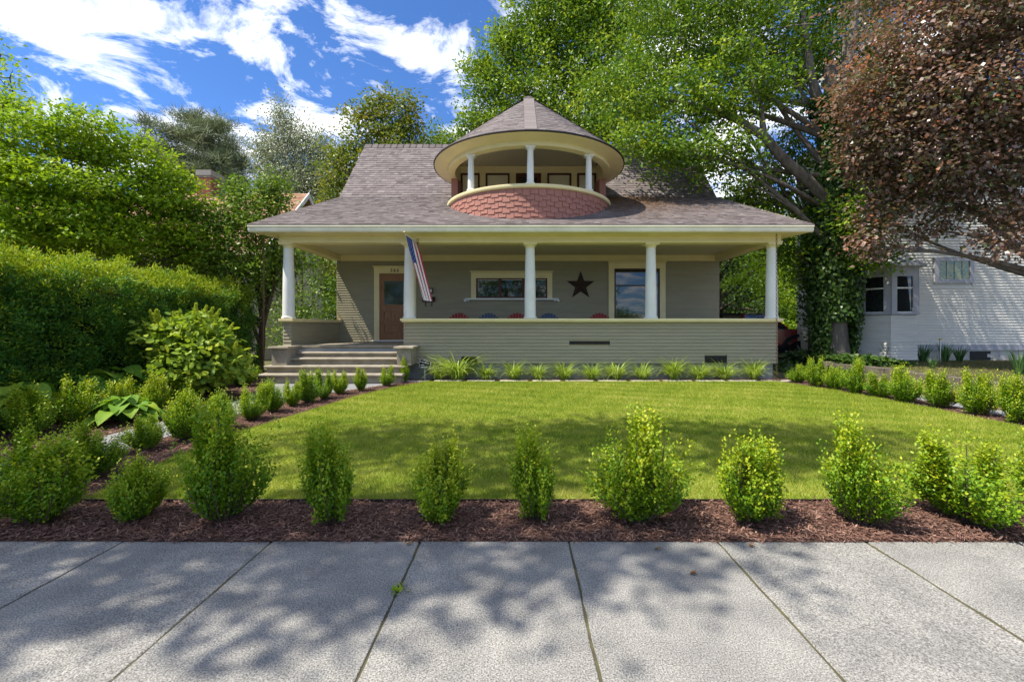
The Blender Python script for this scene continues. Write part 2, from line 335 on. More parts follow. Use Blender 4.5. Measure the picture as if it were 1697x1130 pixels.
# front knee wall
kx0, kx1 = (672-CX)*YF/FPX, XR+.12
kw = box('porch_wall', kx0+.03, kx1-.03, YF-.05, YF+.12, .541, 1.60, M['siding'], house)
vents = [((765-CX)*YF/FPX, (791-CX)*YF/FPX, .541, .71), ((1166-CX)*YF/FPX, (1203-CX)*YF/FPX, .55, .74)]
slot = ((943-CX)*YF/FPX, (1010-CX)*YF/FPX, 1.02, 1.11)
siding(kw, (kx0, YF-.051, 0), (1, 0, 0), (0, -1, 0), kx1-kx0, .545, 1.60, .088, M['siding'], [(a-kx0, b-kx0, c, d) for a, b, c, d in vents+[slot]])
for a, b, c, d in vents:
    v = box('crawl_vent', a, b, YF-.056, YF-.0505, c+.004, d, M['black'], kw)
box('corner_board', kx0-.028, kx0-.001, YF-.072, YF+.10, .543, 1.598, M['siding'], kw)
sv = box('drain_slot', slot[0], slot[1], YF-.058, YF-.0505, slot[2]+.005, slot[3], M['black'], kw)
box('slot_sill', slot[0], slot[1], YF-.07, YF-.059, slot[2]+.005, slot[2]+.03, M['rusty'], sv)
cap = MB().box(kx0-.06, kx1+.05, YF-.16, YF+.2, 1.60, 1.628).box(kx0-.09, kx1+.08, YF-.19, YF+.23, 1.6281, 1.686)
part('rail_cap', cap, M['cream'], house)
# side knee walls
for sx, x in ((-1, XL), (1, XR)):
    k = box('porch_wall', x-.09, x+.09, (YF-.06 if sx < 0 else YF+.205), YW-.01, .56, 1.60, M['siding'], house)
    y0 = YF-.06 if sx < 0 else YF+.24
    for s in (-1, 1): siding(k, (x+s*.091, y0, 0), (0, 1, 0), (s, 0, 0), YW-.02-y0, .56 if s == sx else 1.004, 1.60, .088, M['siding'])
    if sx < 0: siding(k, (x-.105, YF-.061, 0), (1, 0, 0), (0, -1, 0), .21, .56, 1.60, .088, M['siding'])
    c = MB().box(x-.15, x+.15, (YF-.13 if sx < 0 else YF+.235), YW-.01, 1.601, 1.628).box(x-.18, x+.18, (YF-.17 if sx < 0 else YF+.236), YW-.011, 1.6282, 1.687)
    part('rail_cap', c, M['cream'], house)
# columns
for i in range(5):
    x = HX+(i-2)*3.105; b0, b1 = 1.688, 3.60; h = b1-b0; pr = [(.0, b0+.06)]
    shaft = [(.145-.03*t**1.8, b0+.062+(h-.17)*t) for t in [q/10 for q in range(11)]]
    c = part('column', MB().revolve([(0, shaft[0][1])]+shaft+[(.0, shaft[-1][1])], (x, YF), 28), M['white'], house, 40)
    part('base', MB().revolve([(0, b0), (.165, b0), (.172, b0+.02), (.168, b0+.042), (.152, b0+.05), (.15, b0+.0615), (0, b0+.0615)], (x, YF), 28), M['white'], c, 50)
    part('capital', MB().revolve([(0, b1-.108), (.122, b1-.108), (.13, b1-.095), (.122, b1-.085), (.124, b1-.07), (.155, b1-.042), (.158, b1-.036), (0, b1-.036)], (x, YF), 28), M['cream'], c, 50)
    box('abacus', x-.175, x+.175, YF-.175, YF+.175, b1-.0355, b1+.008, M['cream'], c)
# beams, ceiling, soffit, gutter
Ye, ze0, ze1, ew = 11.08, 3.775, 3.955, 6.83
bm = MB().box(XL-.16, XR+.16, YF-.15, YF+.15, 3.61, 3.80).box(XL-.19, XR+.19, YF-.175, YF-.1505, 3.61, 3.652)
part('porch_beam', bm, M['cream'], house)
for x in (XL, XR): part('porch_beam', MB().box(x-.15, x+.15, YF+.1505, YW-.005, 3.612, 3.82), M['cream'], house)
box('frieze_board', XL+.1505, XR-.1505, YW-.07, YW-.021, 3.60, 3.818, M['cream'], house)
box('porch_ceiling', XL+.1505, XR-.1505, YF+.1505, YW-.0705, 3.79, 3.818, M['ceil'], house)
SWT = lerp([(Ye, ew-.01), (12.9, 6.365), (YW, 6.362)])          # the side overhang tapers away towards the wall
sy_ = [Ye+.02+(YW-Ye-.02)*i/12 for i in range(13)]
so = MB(); so.box(XL-.16, XR+.16, Ye+.021, YF-.1505, ze0+.006, ze0+.02)
for s in (-1, 1):
    e = HX+s*6.371
    so.add([(e, y, ze0+.006) for y in sy_]+[(HX+s*max(SWT(y), 6.372), y, ze0+.006) for y in sy_], [(i, i+1, 14+i, 13+i) for i in range(12)])
part('soffit', so, M['cream'], house)
gp = [(-.0, ze0), (-.085, ze0+.005), (-.105, ze0+.05), (-.10, ze0+.09), (-.13, ze0+.125), (-.13, ze0+.155), (-.115, ze0+.155), (0, ze0+.15)]
g = MB().prism([(HX-ew-.02, Ye+.03+a, b) for a, b in gp], (2*ew+.04, 0, 0))
part('gutter', g, M['gutter'], house)
# main body
box('house_wall', XL-.0, XR+.0, YW, YW+6.6, .02, 5.3, M['siding'], house)
bwall = box('porch_back_wall', XL, XR, YW-.02, YW-.001, 1.001, 3.819, M['siding'], house)
def bx(p): return (p-CX)*YW/FPX
def bz(p): return CAMZ-(p-CY)*YW/FPX
dx0, dx1 = bx(621), bx(690.5); w0, w1 = bx(781), bx(915); p0, p1 = bx(1008), bx(1102)
holes = [(dx0-XL, dx1-XL, .9, bz(442)), (w0-XL, w1-XL, bz(495), bz(452)), (p0-XL, p1-XL, bz(533)-.35, bz(434))]
siding(bwall, (XL, YW-.0205, 0), (1, 0, 0), (0, -1, 0), XR-XL, 1.004, 3.60, .0785, M['siding'], holes, .019)
yb = YW-.0205
def casing(parent, x0, x1, z0, z1, wd, top, m, d=.05, capo=.05):
    box('casing', x0, x0+wd, yb-d, yb, z0, z1-top, m, parent); box('casing', x1-wd, x1, yb-d, yb, z0, z1-top, m, parent)
    c = MB().box(x0, x1, yb-d-.002, yb, z1-top+.001, z1-.06)
    c.add([(x0-.005, yb-d-.01, z1-.0595), (x1+.005, yb-d-.01, z1-.0595), (x1+.005, yb, z1-.0595), (x0-.005, yb, z1-.0595),
           (x0-capo, yb-d-.07, z1), (x1+capo, yb-d-.07, z1), (x1+capo, yb, z1), (x0-capo, yb, z1)],
          [(3, 2, 1, 0), (4, 5, 6, 7), (0, 1, 5, 4), (1, 2, 6, 5), (2, 3, 7, 6), (3, 0, 4, 7)])
    part('head_casing', c, m, parent)
# front door
dz1 = bz(441.5); ix0, ix1 = bx(629.5), bx(684)
dr = box('front_door', ix0+.012, ix1-.012, yb-.028, yb-.0005, 1.045, dz1-.25, M['door'], house)
casing(dr, dx0, dx1, 1.002, dz1, ix0-dx0, .235, M['cream'])
for nm, a, b, c, d in (('jamb', ix0, ix0+.035, 1.04, dz1-.237), ('jamb', ix1-.035, ix1, 1.04, dz1-.237)):
    box(nm, a, b, yb-.045, yb-.0285, c, d, M['door'], dr)
box('transom_rail', ix0+.036, ix1-.036, yb-.044, yb-.0285, dz1-.34, dz1-.238, M['door'], dr)
box('threshold', dx0-.05, dx1+.02, yb-.12, yb-.0285, 1.0025, 1.044, M['white'], dr)
gx0, gx1 = bx(637.5), bx(676); gz0, gz1 = bz(505), bz(466)
box('pane', gx0, gx1, yb-.034, yb-.0285, gz0, gz1, M['glassdoor'], dr)
for a, b, c, d in ((gx0-.03, gx1+.03, gz1+.001, gz1+.03), (gx0-.05, gx1+.05, gz0-.045, gz0-.001), (gx0-.03, gx0-.001, gz0, gz1), (gx1+.001, gx1+.03, gz0, gz1)):
    box('glazing_bead', a, b, yb-.042, yb-.0285, c, d, M['door'], dr)
for a, b in ((517, 530.5), (537.5, 550)):
    z0, z1 = bz(b), bz(a); pm = MB().box(gx0, gx1, yb-.031, yb-.0285, z0, z1, 0)
    fr = MB().box(gx0-.02, gx1+.02, yb-.062, yb-.0311, z1-.002, z1+.022).box(gx0-.02, gx1+.02, yb-.062, yb-.0311, z0-.022, z0+.002).box(gx0-.021, gx0+.004, yb-.0615, yb-.0311, z0+.003, z1-.003).box(gx1-.004, gx1+.021, yb-.0615, yb-.0311, z0+.003, z1-.003)
    part('panel', pm, M['door'], dr); part('panel_moulding', fr, M['door'], dr)
hx = bx(686.6); hd = MB().box(hx-.02, hx+.02, yb-.065, yb-.0505, bz(501), bz(492)).box(hx+.021, hx+.07, yb-.085, yb-.066, bz(498), bz(494.5))
part('lock_plate', hd, M['alloy'], dr)
for pz in (492.4, 503): part('knob', MB().revolve([(0, -.02), (.03, -.012), (.034, 0), (.03, .014), (0, .02)], (0, 0), 12), M['black'], dr, 60).location = Vector((hx, yb-.075, bz(pz)-.02))-wl(dr)
fc = bpy.data.curves.new('number', 'FONT'); fc.body = '366'; fc.size = .155; fc.align_x = 'CENTER'; fc.extrude = .006; fc.space_character = 1.35
fo = bpy.data.objects.new('tmp', fc); COL.objects.link(fo); dg = bpy.context.evaluated_depsgraph_get()
nm = bpy.data.meshes.new_from_object(fo.evaluated_get(dg)); bpy.data.objects.remove(fo); nm.materials.clear(); nm.materials.append(M['dark'])
no = wrap('house_number', nm, dr, (bx(655), yb-.059, bz(451.2))); no.rotation_euler = (rad(90), 0, 0)
# three light window
wd = empty('porch_window', ((w0+w1)/2, yb, bz(495))); wd.parent = house; wd.location = WL[wd.name]-wl(house)
wz0, wz1 = bz(494.5), bz(449.5)
casing(wd, w0, w1, wz0, wz1, .16, .235, M['cream'])
fx0, fx1, fz0, fz1 = w0+.161, w1-.161, wz0+.002, wz1-.236
box('back_panel', fx0, fx1, yb-.006, yb-.0004, fz0, fz1, M['black'], wd)
fr = MB().box(fx0, fx1, yb-.035, yb-.0065, fz1-.035, fz1).box(fx0, fx1, yb-.035, yb-.0065, fz0, fz0+.05); sw = (fx1-fx0)
for k in (0, 1, 2, 3): q = fx0+sw*k/3; a = max(fx0, q-.05); b = min(fx1, q+.05); fr.box(a if k else fx0, b if k < 3 else fx1, yb-.034, yb-.0065, fz0+.051, fz1-.036)
part('frame', fr, M['maroon'], wd)
for k in range(3):
    a, b = fx0+sw*k/3+.052, fx0+sw*(k+1)/3-.052
    box('pane', a, b, yb-.018, yb-.0066, fz0+.052, fz1-.06, M['glass2'], wd); box('blind_head', a, b, yb-.02, yb-.0066, fz1-.058, fz1-.037, M['blind'], wd)
sl = box('sill', w0-.19, w1+.19, yb-.14, yb, wz0-.055, wz0-.002, M['white'], wd)
for s, x in ((-1, w0-.13), (1, w1+.13)):
    b = MB()
    for r, ox in ((.045, s*.06), (.03, -s*.04)): b.tube([(x+ox, yb-.10, wz0-.075), (x+ox, yb-.02, wz0-.075)], r, 12)
    b.box(min(x, x-s*.04), max(x, x-s*.04)+.01, yb-.09, yb-.03, wz0-.085, wz0-.056); part('scroll_bracket', b, M['white'], wd, 50)
# picture window
pw = empty('picture_window', ((p0+p1)/2, yb, bz(533)-.35)); pw.parent = house; pw.location = WL[pw.name]-wl(house)
pz0, pz1 = bz(533)-.3, bz(433); casing(pw, p0, p1, pz0, pz1, .185, .245, M['cream'])
fx0, fx1, fz0, fz1 = p0+.186, p1-.186, pz0+.002, pz1-.246; mz = bz(473.5)
box('back_panel', fx0, fx1, yb-.006, yb-.0004, fz0, fz1, M['black'], pw)
part('frame', MB().box(fx0, fx1, yb-.04, yb-.0065, fz1-.04, fz1).box(fx0, fx1, yb-.04, yb-.0065, fz0, fz0+.06).box(fx0, fx0+.045, yb-.039, yb-.0065, fz0+.061, fz1-.041).box(fx1-.045, fx1, yb-.039, yb-.0065, fz0+.061, fz1-.041).box(fx0+.046, fx1-.046, yb-.036, yb-.0065, mz-.02, mz+.02), M['maroon'], pw)
box('pane', fx0+.046, fx1-.046, yb-.02, yb-.0066, fz0+.061, mz-.021, M['glass'], pw); box('pane', fx0+.046, fx1-.046, yb-.018, yb-.0066, mz+.021, fz1-.041, M['glass'], pw)
box('sill', p0-.06, p1+.06, yb-.12, yb, pz0-.06, pz0-.002, M['cream'], pw)
# ---- roof: shallow porch slope breaking to a steep gable
YB, ZB, HB = 14.8, 5.68, 6.14; YR, ZR, HR = 17.2, 8.33, 6.11
ZE = ze1+.005; Ytop = Ye-.06
def hw(y): return ew+.03+(HB-ew-.03)*(y-Ytop)/(YB-Ytop) if y < YB else HB+(HR-HB)*(y-YB)/(YR-YB)
def rz(y): return ZE+(ZB-ZE)*(y-Ytop)/(YB-Ytop) if y < YB else ZB+(ZR-ZB)*(y-YB)/(YR-YB)
TX, TY, RB, RE = HX+.005, 13.97, 2.40, 2.86
def inside(x, y, r=RB-.03): return (x-TX)**2+(y-TY)**2 < r*r and y < YW+.3
mb = MB(); ysd = [Ytop+(YB-Ytop)*i/24 for i in range(25)]+[YB+(YR-YB)*i/8 for i in range(1, 9)]
for a, b in zip(ysd, ysd[1:]):
    for i in range(70):
        q = [(HX+hw(y)*(-1+2*t/70), y, rz(y)-.012) for y, t in ((a, i), (a, i+1), (b, i+1), (b, i))]
        if not inside(sum(p[0] for p in q)/4, (a+b)/2): mb.add(q, [(0, 1, 2, 3)])
mb.add([(HX-HR, YR, ZR-.012), (HX+HR, YR, ZR-.012), (HX+HR, YR+5, 4.6), (HX-HR, YR+5, 4.6)], [(0, 1, 2, 3)])
for s in (-1, 1):       # porch hip ends and gable ends
    mb.add([(HX+s*HB, YB, ZB-.03), (HX+s*HR, YR, ZR-.02), (HX+s*HR, YR+5, 4.6), (HX+s*HB, YB, 4.6)], [(0, 1, 2, 3)])
mb.box(HX-ew, HX+ew, Ytop+.01, Ytop+.05, ZE-.03, ZE-.013)
roof = part('roof', mb, M['roofdeck'], house)
for s in (-1, 1):
    mb = MB(); mb.add([(HX+s*hw(y), y, rz(y)-.02) for y in sy_]+[(HX+s*max(SWT(y), 6.372), y, ze0+.005) for y in sy_], [(i, i+1, 14+i, 13+i) for i in range(12)])
    mb.add([(HX+s*(hw(y)+.012), y, rz(y)-.0) for y in sy_]+[(HX+s*(hw(y)+.012), y, rz(y)-.14) for y in sy_], [(i, i+1, 14+i, 13+i) for i in range(12)])
    part('porch_gable', mb, M['cream'], house)
def tabs(mb, y0, y1, z0, z1, sl, rng, xr, t=.013, inf=None):
    x = -xr(y0)-rng.uniform(0, .3)
    while x < xr(y0):
        wd_ = rng.choice((.10, .14, .18, .24)); a = max(x, -xr(y0)); b = min(x+wd_-.003, xr(y0)); x += wd_
        if b-a < .03: continue
        if inf and inf(HX+(a+b)/2, (y0+y1)/2): continue
        e = rng.choice((0, 0, .006)); n = Vector((0, -sl, 1)).normalized(); k = n*(t+e); v = min(max(rng.gauss(.5, .17), .02), .98)
        a2, b2 = HX+max(a, -xr(y1)), HX+min(b, xr(y1)); a1, b1 = HX+a, HX+b; dd = .004
        mb.add([(a1, y0, z0), (b1, y0, z0), (b1, y0+k.y, z0+k.z), (a1, y0+k.y, z0+k.z), (b2, y1, z1+dd), (a2, y1, z1+dd)], [(0, 1, 2, 3), (3, 2, 4, 5), (0, 3, 5), (1, 4, 2)], 0, v)
rng = random.Random(3); mb = MB(); sl1 = (ZB-ZE)/(YB-Ytop); sl2 = (ZR-ZB)/(YR-YB)
st = .14/math.hypot(1, sl1); y = Ytop-.01
while y < YB-.02: tabs(mb, y, min(y+st*1.15, YB), rz(max(y, Ytop))-.008, rz(min(y+st*1.15, YB))-.008, sl1, rng, hw, inf=inside); y += st
st = .14/math.hypot(1, sl2); y = YB
while y < YR-.02: tabs(mb, y, min(y+st*1.15, YR), rz(y)-.008, rz(min(y+st*1.15, YR))-.008, sl2, rng, hw, inf=lambda a, b: (a-TX)**2+(b-TY)**2 < 2.2**2); y += st
tag(part('shingles', mb, M['shingle'], roof), kind='stuff')
mb = MB()
x = HX-HR
while x < HX+HR-.1: mb.add([(x, YR-.17, ZR-.17), (x+.3, YR-.17, ZR-.17), (x+.3, YR, ZR+.03), (x, YR, ZR+.03), (x+.3, YR+.17, ZR-.17), (x, YR+.17, ZR-.17)], [(0, 1, 2, 3), (3, 2, 4, 5)], 0, rng.uniform(.1, .5)); x += .24
tag(part('ridge_cap', mb, M['shingle'], roof), kind='stuff')
# ---- round turret
tc_ = (TX, TY); zc = 6.285; za = 8.52; PI = math.pi
cone = part('turret_roof', MB().revolve([(RE-.02, zc-.02), (0, za-.03)], tc_, 72), M['roofdeck'], house)
mb = MB(); Ls = math.hypot(RE, za-zc); k = int(Ls/.135)
for i in range(k):
    f0, f1 = i/k, min((i+1.12)/k, 1); r0, r1 = RE*(1-f0), RE*(1-f1); z0, z1 = zc+(za-zc)*f0, zc+(za-zc)*f1
    ph = rng.uniform(0, .2)-PI
    nseg = 0
    while ph < PI and r0 > .08:
        dp = rng.choice((.18, .26, .34))/r0; dp = min(dp, .5); q = ph+dp-.003/r0; ee = rng.choice((0, 0, .005)); v = min(max(rng.gauss(.55, .2), .02), .98)
        def pt(r, p, z): return (TX+r*math.sin(p), TY-r*math.cos(p), z)
        mb.add([pt(r0, ph, z0-.006), pt(r0, q, z0-.006), pt(r0, q, z0+.014+ee), pt(r0, ph, z0+.014+ee), pt(max(r1, .001), q, z1+.002), pt(max(r1, .001), ph, z1+.002)], [(0, 1, 2, 3), (3, 2, 4, 5)], 0, v); ph += dp
tag(part('shingles', mb, M['shingle'], cone), kind='stuff')
mb = MB()                                      # hip cap strips running up the cone
for p in [0, 1.05, -1.05, 2.1, -2.1, PI]:
    for i in range(k):
        f0, f1 = i/k, min((i+1.15)/k, 1); r0, r1 = RE*(1-f0), RE*(1-f1); z0, z1 = zc+(za-zc)*f0+.022, zc+(za-zc)*f1+.010
        h = .155; d = Vector((math.sin(p), -math.cos(p), 0)); s = Vector((math.cos(p), math.sin(p), 0)); o_ = Vector((TX, TY, 0))
        h0 = min(h, r0*.9+.02); h1 = min(h, r1*.9+.02)
        P0 = o_+d*(r0+.004); P1 = o_+d*r1; up = Vector((0, 0, 1))
        mb.add([P0-s*h0+up*z0, P0+s*h0+up*z0, P1+s*h1+up*(z1+.012), P1-s*h1+up*(z1+.012), P0-s*h0+up*(z0-.02), P0+s*h0+up*(z0-.02)], [(0, 1, 2, 3), (4, 5, 1, 0)], 0, rng.uniform(.55, .8))
tag(part('hip_cap', mb, M['shingle'], cone), kind='stuff')
part('finial_cap', MB().revolve([(.26, za-.17), (.12, za-.03), (0, za+.03)], tc_, 16), M['shingle'], cone, 60)
part('turret_drip_edge', MB().revolve([(RE-.04, zc-.035), (RE+.012, zc-.035), (RE+.016, zc-.008), (RE-.04, zc-.006)], tc_, 96, closed=True), M['dark'], house)
part('turret_soffit', MB().revolve([(RE-.02, zc-.037), (RB+.06, zc-.10), (RB+.06, zc-.07), (RE-.03, zc-.03)], tc_, 96, closed=True), M['cream'], house, 30)
zb0 = 6.065
part('turret_beam', MB().revolve([(RB+.02, zb0), (RB+.055, zb0+.01), (RB+.05, zb0+.05), (RB+.03, zb0+.055), (RB+.03, zb0+.10), (RB+.075, zb0+.15), (RB+.03, zb0+.30), (RB-.16, zb0+.55), (RB-.16, zb0)], tc_, 96, closed=True), M['cream'], house, 30)
mb = MB()
for i in range(48):                            # ceiling boards
    x0 = -RB+.16+i*(2*RB-.32)/48; x1 = x0+(2*RB-.32)/48-.008; hh = math.sqrt(max((RB-.162)**2-max(abs(x0), abs(x1))**2, 0))
    if hh > .05: mb.box(TX+x0, TX+x1, TY-hh, min(TY+hh, 14.56), 6.60, 6.615)
ce = part('balcony_ceiling', MB().box(TX-RB+.3, TX+RB-.3, TY-1.2, 14.56, 6.617, 6.63), M['ceil'], house)
tag(part('ceiling_boards', mb, M['ceil'], ce), kind='stuff')
part('balcony_floor', MB().revolve([(0, 4.3), (RB-.1, 4.3)], tc_, 48), M['concrete'], house)
pb = 1.62
bw = part('balcony_wall', MB().revolve([(RB-.12, 3.9), (RB-.001, 3.9), (RB-.001, 5.03), (RB-.12, 5.03)], tc_, 64, -pb, pb, True), M['redsh'], house)
part('balcony_rail', MB().revolve([(RB-.16, 5.031), (RB+.02, 5.0), (RB+.06, 5.02), (RB+.075, 5.06), (RB+.07, 5.10), (RB-.14, 5.115), (RB-.17, 5.09)], tc_, 96, -pb-.02, pb+.02, True), M['cream'], house, 40)
nC = 36; dphi = 2*1.56/nC; wS = dphi*RB-.012
def shm(drop):
    mb = MB(); h = .155; t = .026
    return mesh('shingle', mb.add([(-wS/2, -t, -drop), (wS/2, -t, -drop), (wS/2, 0, -drop), (-wS/2, 0, -drop), (-wS/2, -.004, h), (wS/2, -.004, h), (wS/2, 0, h), (-wS/2, 0, h)],
        [(3, 2, 1, 0), (4, 5, 6, 7), (0, 1, 5, 4), (1, 2, 6, 5), (2, 3, 7, 6), (3, 0, 4, 7)]), M['redsh'])
S0, S1 = shm(0.0), shm(.04)
for r in range(7):
    for c in range(nC):
        p = -1.56+(c+.5)*dphi+(dphi/2 if r % 2 else 0); x, y_ = TX+RB*math.sin(p), TY-RB*math.cos(p); z = 4.99-.142*(r+1)
        if z+.10 < rz(y_): continue
        o = bpy.data.objects.new('shingle', S1 if (c+r) % 2 else S0); link(o, bw, (x, y_, z)); o.rotation_euler = (0, 0, p)
for s in (-1, 1):
    a, b = sorted((s*1.63, s*2.6)); part('dormer_side', MB().revolve([(RB-.2, 4.9), (RB, 4.9), (RB, 6.06), (RB-.2, 6.06)], tc_, 20, a, b, True), M['redsh'], house)
for p in (-rad(42), 0, rad(42)):
    x, y_ = TX+(RB-.04)*math.sin(p), TY-(RB-.04)*math.cos(p); b0, b1 = 5.117, 6.064
    c = part('balcony_column', MB().revolve([(0, b0+.04), (.088, b0+.04)]+[(.088-.014*(t/8)**1.7, b0+.05+(b1-b0-.15)*t/8) for t in range(9)]+[(0, b1-.1)], (x, y_), 24), M['white'], house, 40)
    part('base', MB().revolve([(0, b0-.02), (.115, b0-.02), (.12, b0+.02), (.1, b0+.039), (0, b0+.039)], (x, y_), 24), M['white'], c, 50)
    part('capital', MB().revolve([(0, b1-.099), (.078, b1-.099), (.085, b1-.09), (.08, b1-.08), (.082, b1-.065), (.115, b1-.04), (0, b1-.04)], (x, y_), 24), M['white'], c, 50)
    box('abacus', x-.125, x+.125, y_-.1, y_+.1, b1-.0395, b1, M['white'], c)
YD = 14.57
dw = box('dormer_wall', TX-2.31, TX+2.31, YD, YD+.12, 4.9, 6.60, M['cream'], house)
box('trim_board', TX-2.25, TX+2.25, YD-.03, YD-.001, 6.51, 6.598, M['cream'], dw)
for i, (a, b) in enumerate(((764, 795), (805, 844.5), (855, 896.5), (907, 946.5), (956.5, 987.5))):
    xa, xb = (a-CX)*YD/FPX, (b-CX)*YD/FPX; zt = CAMZ+(CY-288)*YD/FPX; zb = 5.25
    r_ = box('dormer_window' if i != 2 else 'balcony_door', xa+.05, xb-.05, YD-.012, YD-.001, zb, zt-.05, M['blind'] if i != 2 else M['glass2'], house)
    t_ = .055 if i != 2 else .13
    part('frame', MB().box(xa, xb, YD-.05, YD-.0125, zt-t_, zt).box(xa, xa+t_, YD-.049, YD-.0125, zb, zt-t_-.001).box(xb-t_, xb, YD-.049, YD-.0125, zb, zt-t_-.001), M['maroon'], r_)
# ---- porch steps
stp = empty('porch_steps', (XL+1.6, 11.2, .14)); stp.parent = house; stp.location = WL[stp.name]-wl(house)
sx0, sx1 = (470-CX)*11.3/FPX, (658-CX)*11.3/FPX
box('riser', sx0+.1, sx1+.05, YF-.015, YF+.1, .84, .953, mat('pale riser paint', (.38, .39, .40), None, 3, .7), stp)
for i, (yn, zt, a, b) in enumerate(((11.45, .847, sx0, sx1), (11.2, .713, sx0-.1, sx1), (10.93, .545, (441-CX)*10.93/FPX, (668-CX)*10.93/FPX), (10.66, .37, (430-CX)*10.66/FPX, (664-CX)*10.66/FPX))):
    zn = (.713, .545, .37, .125)[i]; yb_ = (YF-.016, 11.5, 11.25, 11.0)[i]
    r = .032; pr = [(yb_, zt), (yn+.02, zt)]+[(yn-r*math.sin(t)+.0, zt-r+r*math.cos(t)) for t in [PI*q/6 for q in range(1, 7)]]+[(yn+.03, zt-2*r), (yb_, zt-2*r)]
    part('tread', MB().prism([(a-.04, y, z) for y, z in pr], (b-a+.08, 0, 0)), M['concrete'], stp, 40)
    box('riser', a, b, yn+.03, yb_-.001, zn-.005 if i < 3 else .10, zt-2*r-.0005, M['concrete'], stp)
for a, b in ((448, 478), (655, 684)):
    xa, xb = (a-CX)*11.0/FPX, (b-CX)*11.0/FPX
    box('pedestal', xa+.04, xb-.04, 10.99, YF-.08, .547, .935, M['concrete'], stp)
    c = MB(); zc0 = .936; r = .035
    c.add([(xa, 10.95, zc0), (xb, 10.95, zc0), (xb, YF-.079, zc0), (xa, YF-.079, zc0), (xa-.03, 10.92, zc0+.03), (xb+.03, 10.92, zc0+.03), (xb+.03, YF-.079, zc0+.03), (xa-.03, YF-.079, zc0+.03),
           (xa-.02, 10.93, zc0+.065), (xb+.02, 10.93, zc0+.065), (xb+.02, YF-.079, zc0+.065), (xa-.02, YF-.079, zc0+.065)],
          [(3, 2, 1, 0), (8, 9, 10, 11)]+[(i+j*4, (i+1) % 4+j*4, (i+1) % 4+4+j*4, i+4+j*4) for j in (0, 1) for i in range(4)])
    part('pedestal_cap', c, M['concrete'], stp)
# ================================================================== THINGS ON THE HOUSE
sc = Vector((bx(962), yb-.03, bz(473.5))); R_ = .475
def starpt(i, r): a = PI/2+i*PI/5; return Vector((r*math.cos(a), 0, r*math.sin(a)))
mb = MB(); ring = [sc+starpt(i, R_ if i % 2 == 0 else R_*.40) for i in range(10)]
mb.add([sc+Vector((0, -.10, 0))]+ring+[p+Vector((0, .03, 0)) for p in ring], [(0, (i+1) % 10+1, i+1) for i in range(10)]+[(i+1, (i+1) % 10+1, (i+1) % 10+11, i+11) for i in range(10)])
tag(part('barn_star', mb, M['rusty']), 'dark brown metal barn star hung on the porch wall', 'star')
mr = tag(empty('mailbox', (bx(711), yb-.03, bz(500))), 'small dark mailbox with two hooks on the wall beside the front door', 'mailbox')
a, b = bx(701.5), bx(721.5)
part('body', MB().prism([(a, yb-.025, bz(500)), (a, yb-.13, bz(500)), (a, yb-.14, bz(494)), (a, yb-.025, bz(492.5))], (b-a, 0, 0)), M['dark'], mr)
part('lid', MB().prism([(a-.01, yb-.02, bz(492)), (a-.01, yb-.15, bz(494.3)), (a-.01, yb-.155, bz(495.5)), (a-.01, yb-.142, bz(494.6))], (b-a+.02, 0, 0)), M['dark'], mr)
for x in (bx(706), bx(716.5)): part('hook', MB().tube([(x, yb-.05, bz(500)), (x, yb-.05, bz(506)), (x, yb-.07, bz(507.3)), (x, yb-.10, bz(506))], .012, 6), M['black'], mr)
ln = tag(empty('wall_lantern', (bx(715), yb-.03, bz(485))), 'small dark wall lantern above the mailbox', 'lantern')
x = bx(715); part('back_plate', MB().box(x-.06, x+.06, yb-.035, yb-.022, bz(486), bz(478)), M['black'], ln)
part('cage', MB().box(x-.07, x+.07, yb-.17, yb-.036, bz(479.5), bz(478)).box(x-.06, x+.06, yb-.16, yb-.04, bz(486), bz(485)).box(x-.065, x-.05, yb-.165, yb-.15, bz(485)+.001, bz(479.5)-.001).box(x+.05, x+.065, yb-.165, yb-.15, bz(485)+.001, bz(479.5)-.001), M['black'], ln)
part('glass', MB().box(x-.045, x+.045, yb-.145, yb-.05, bz(485)+.002, bz(479.5)-.002), M['lampg'], ln)
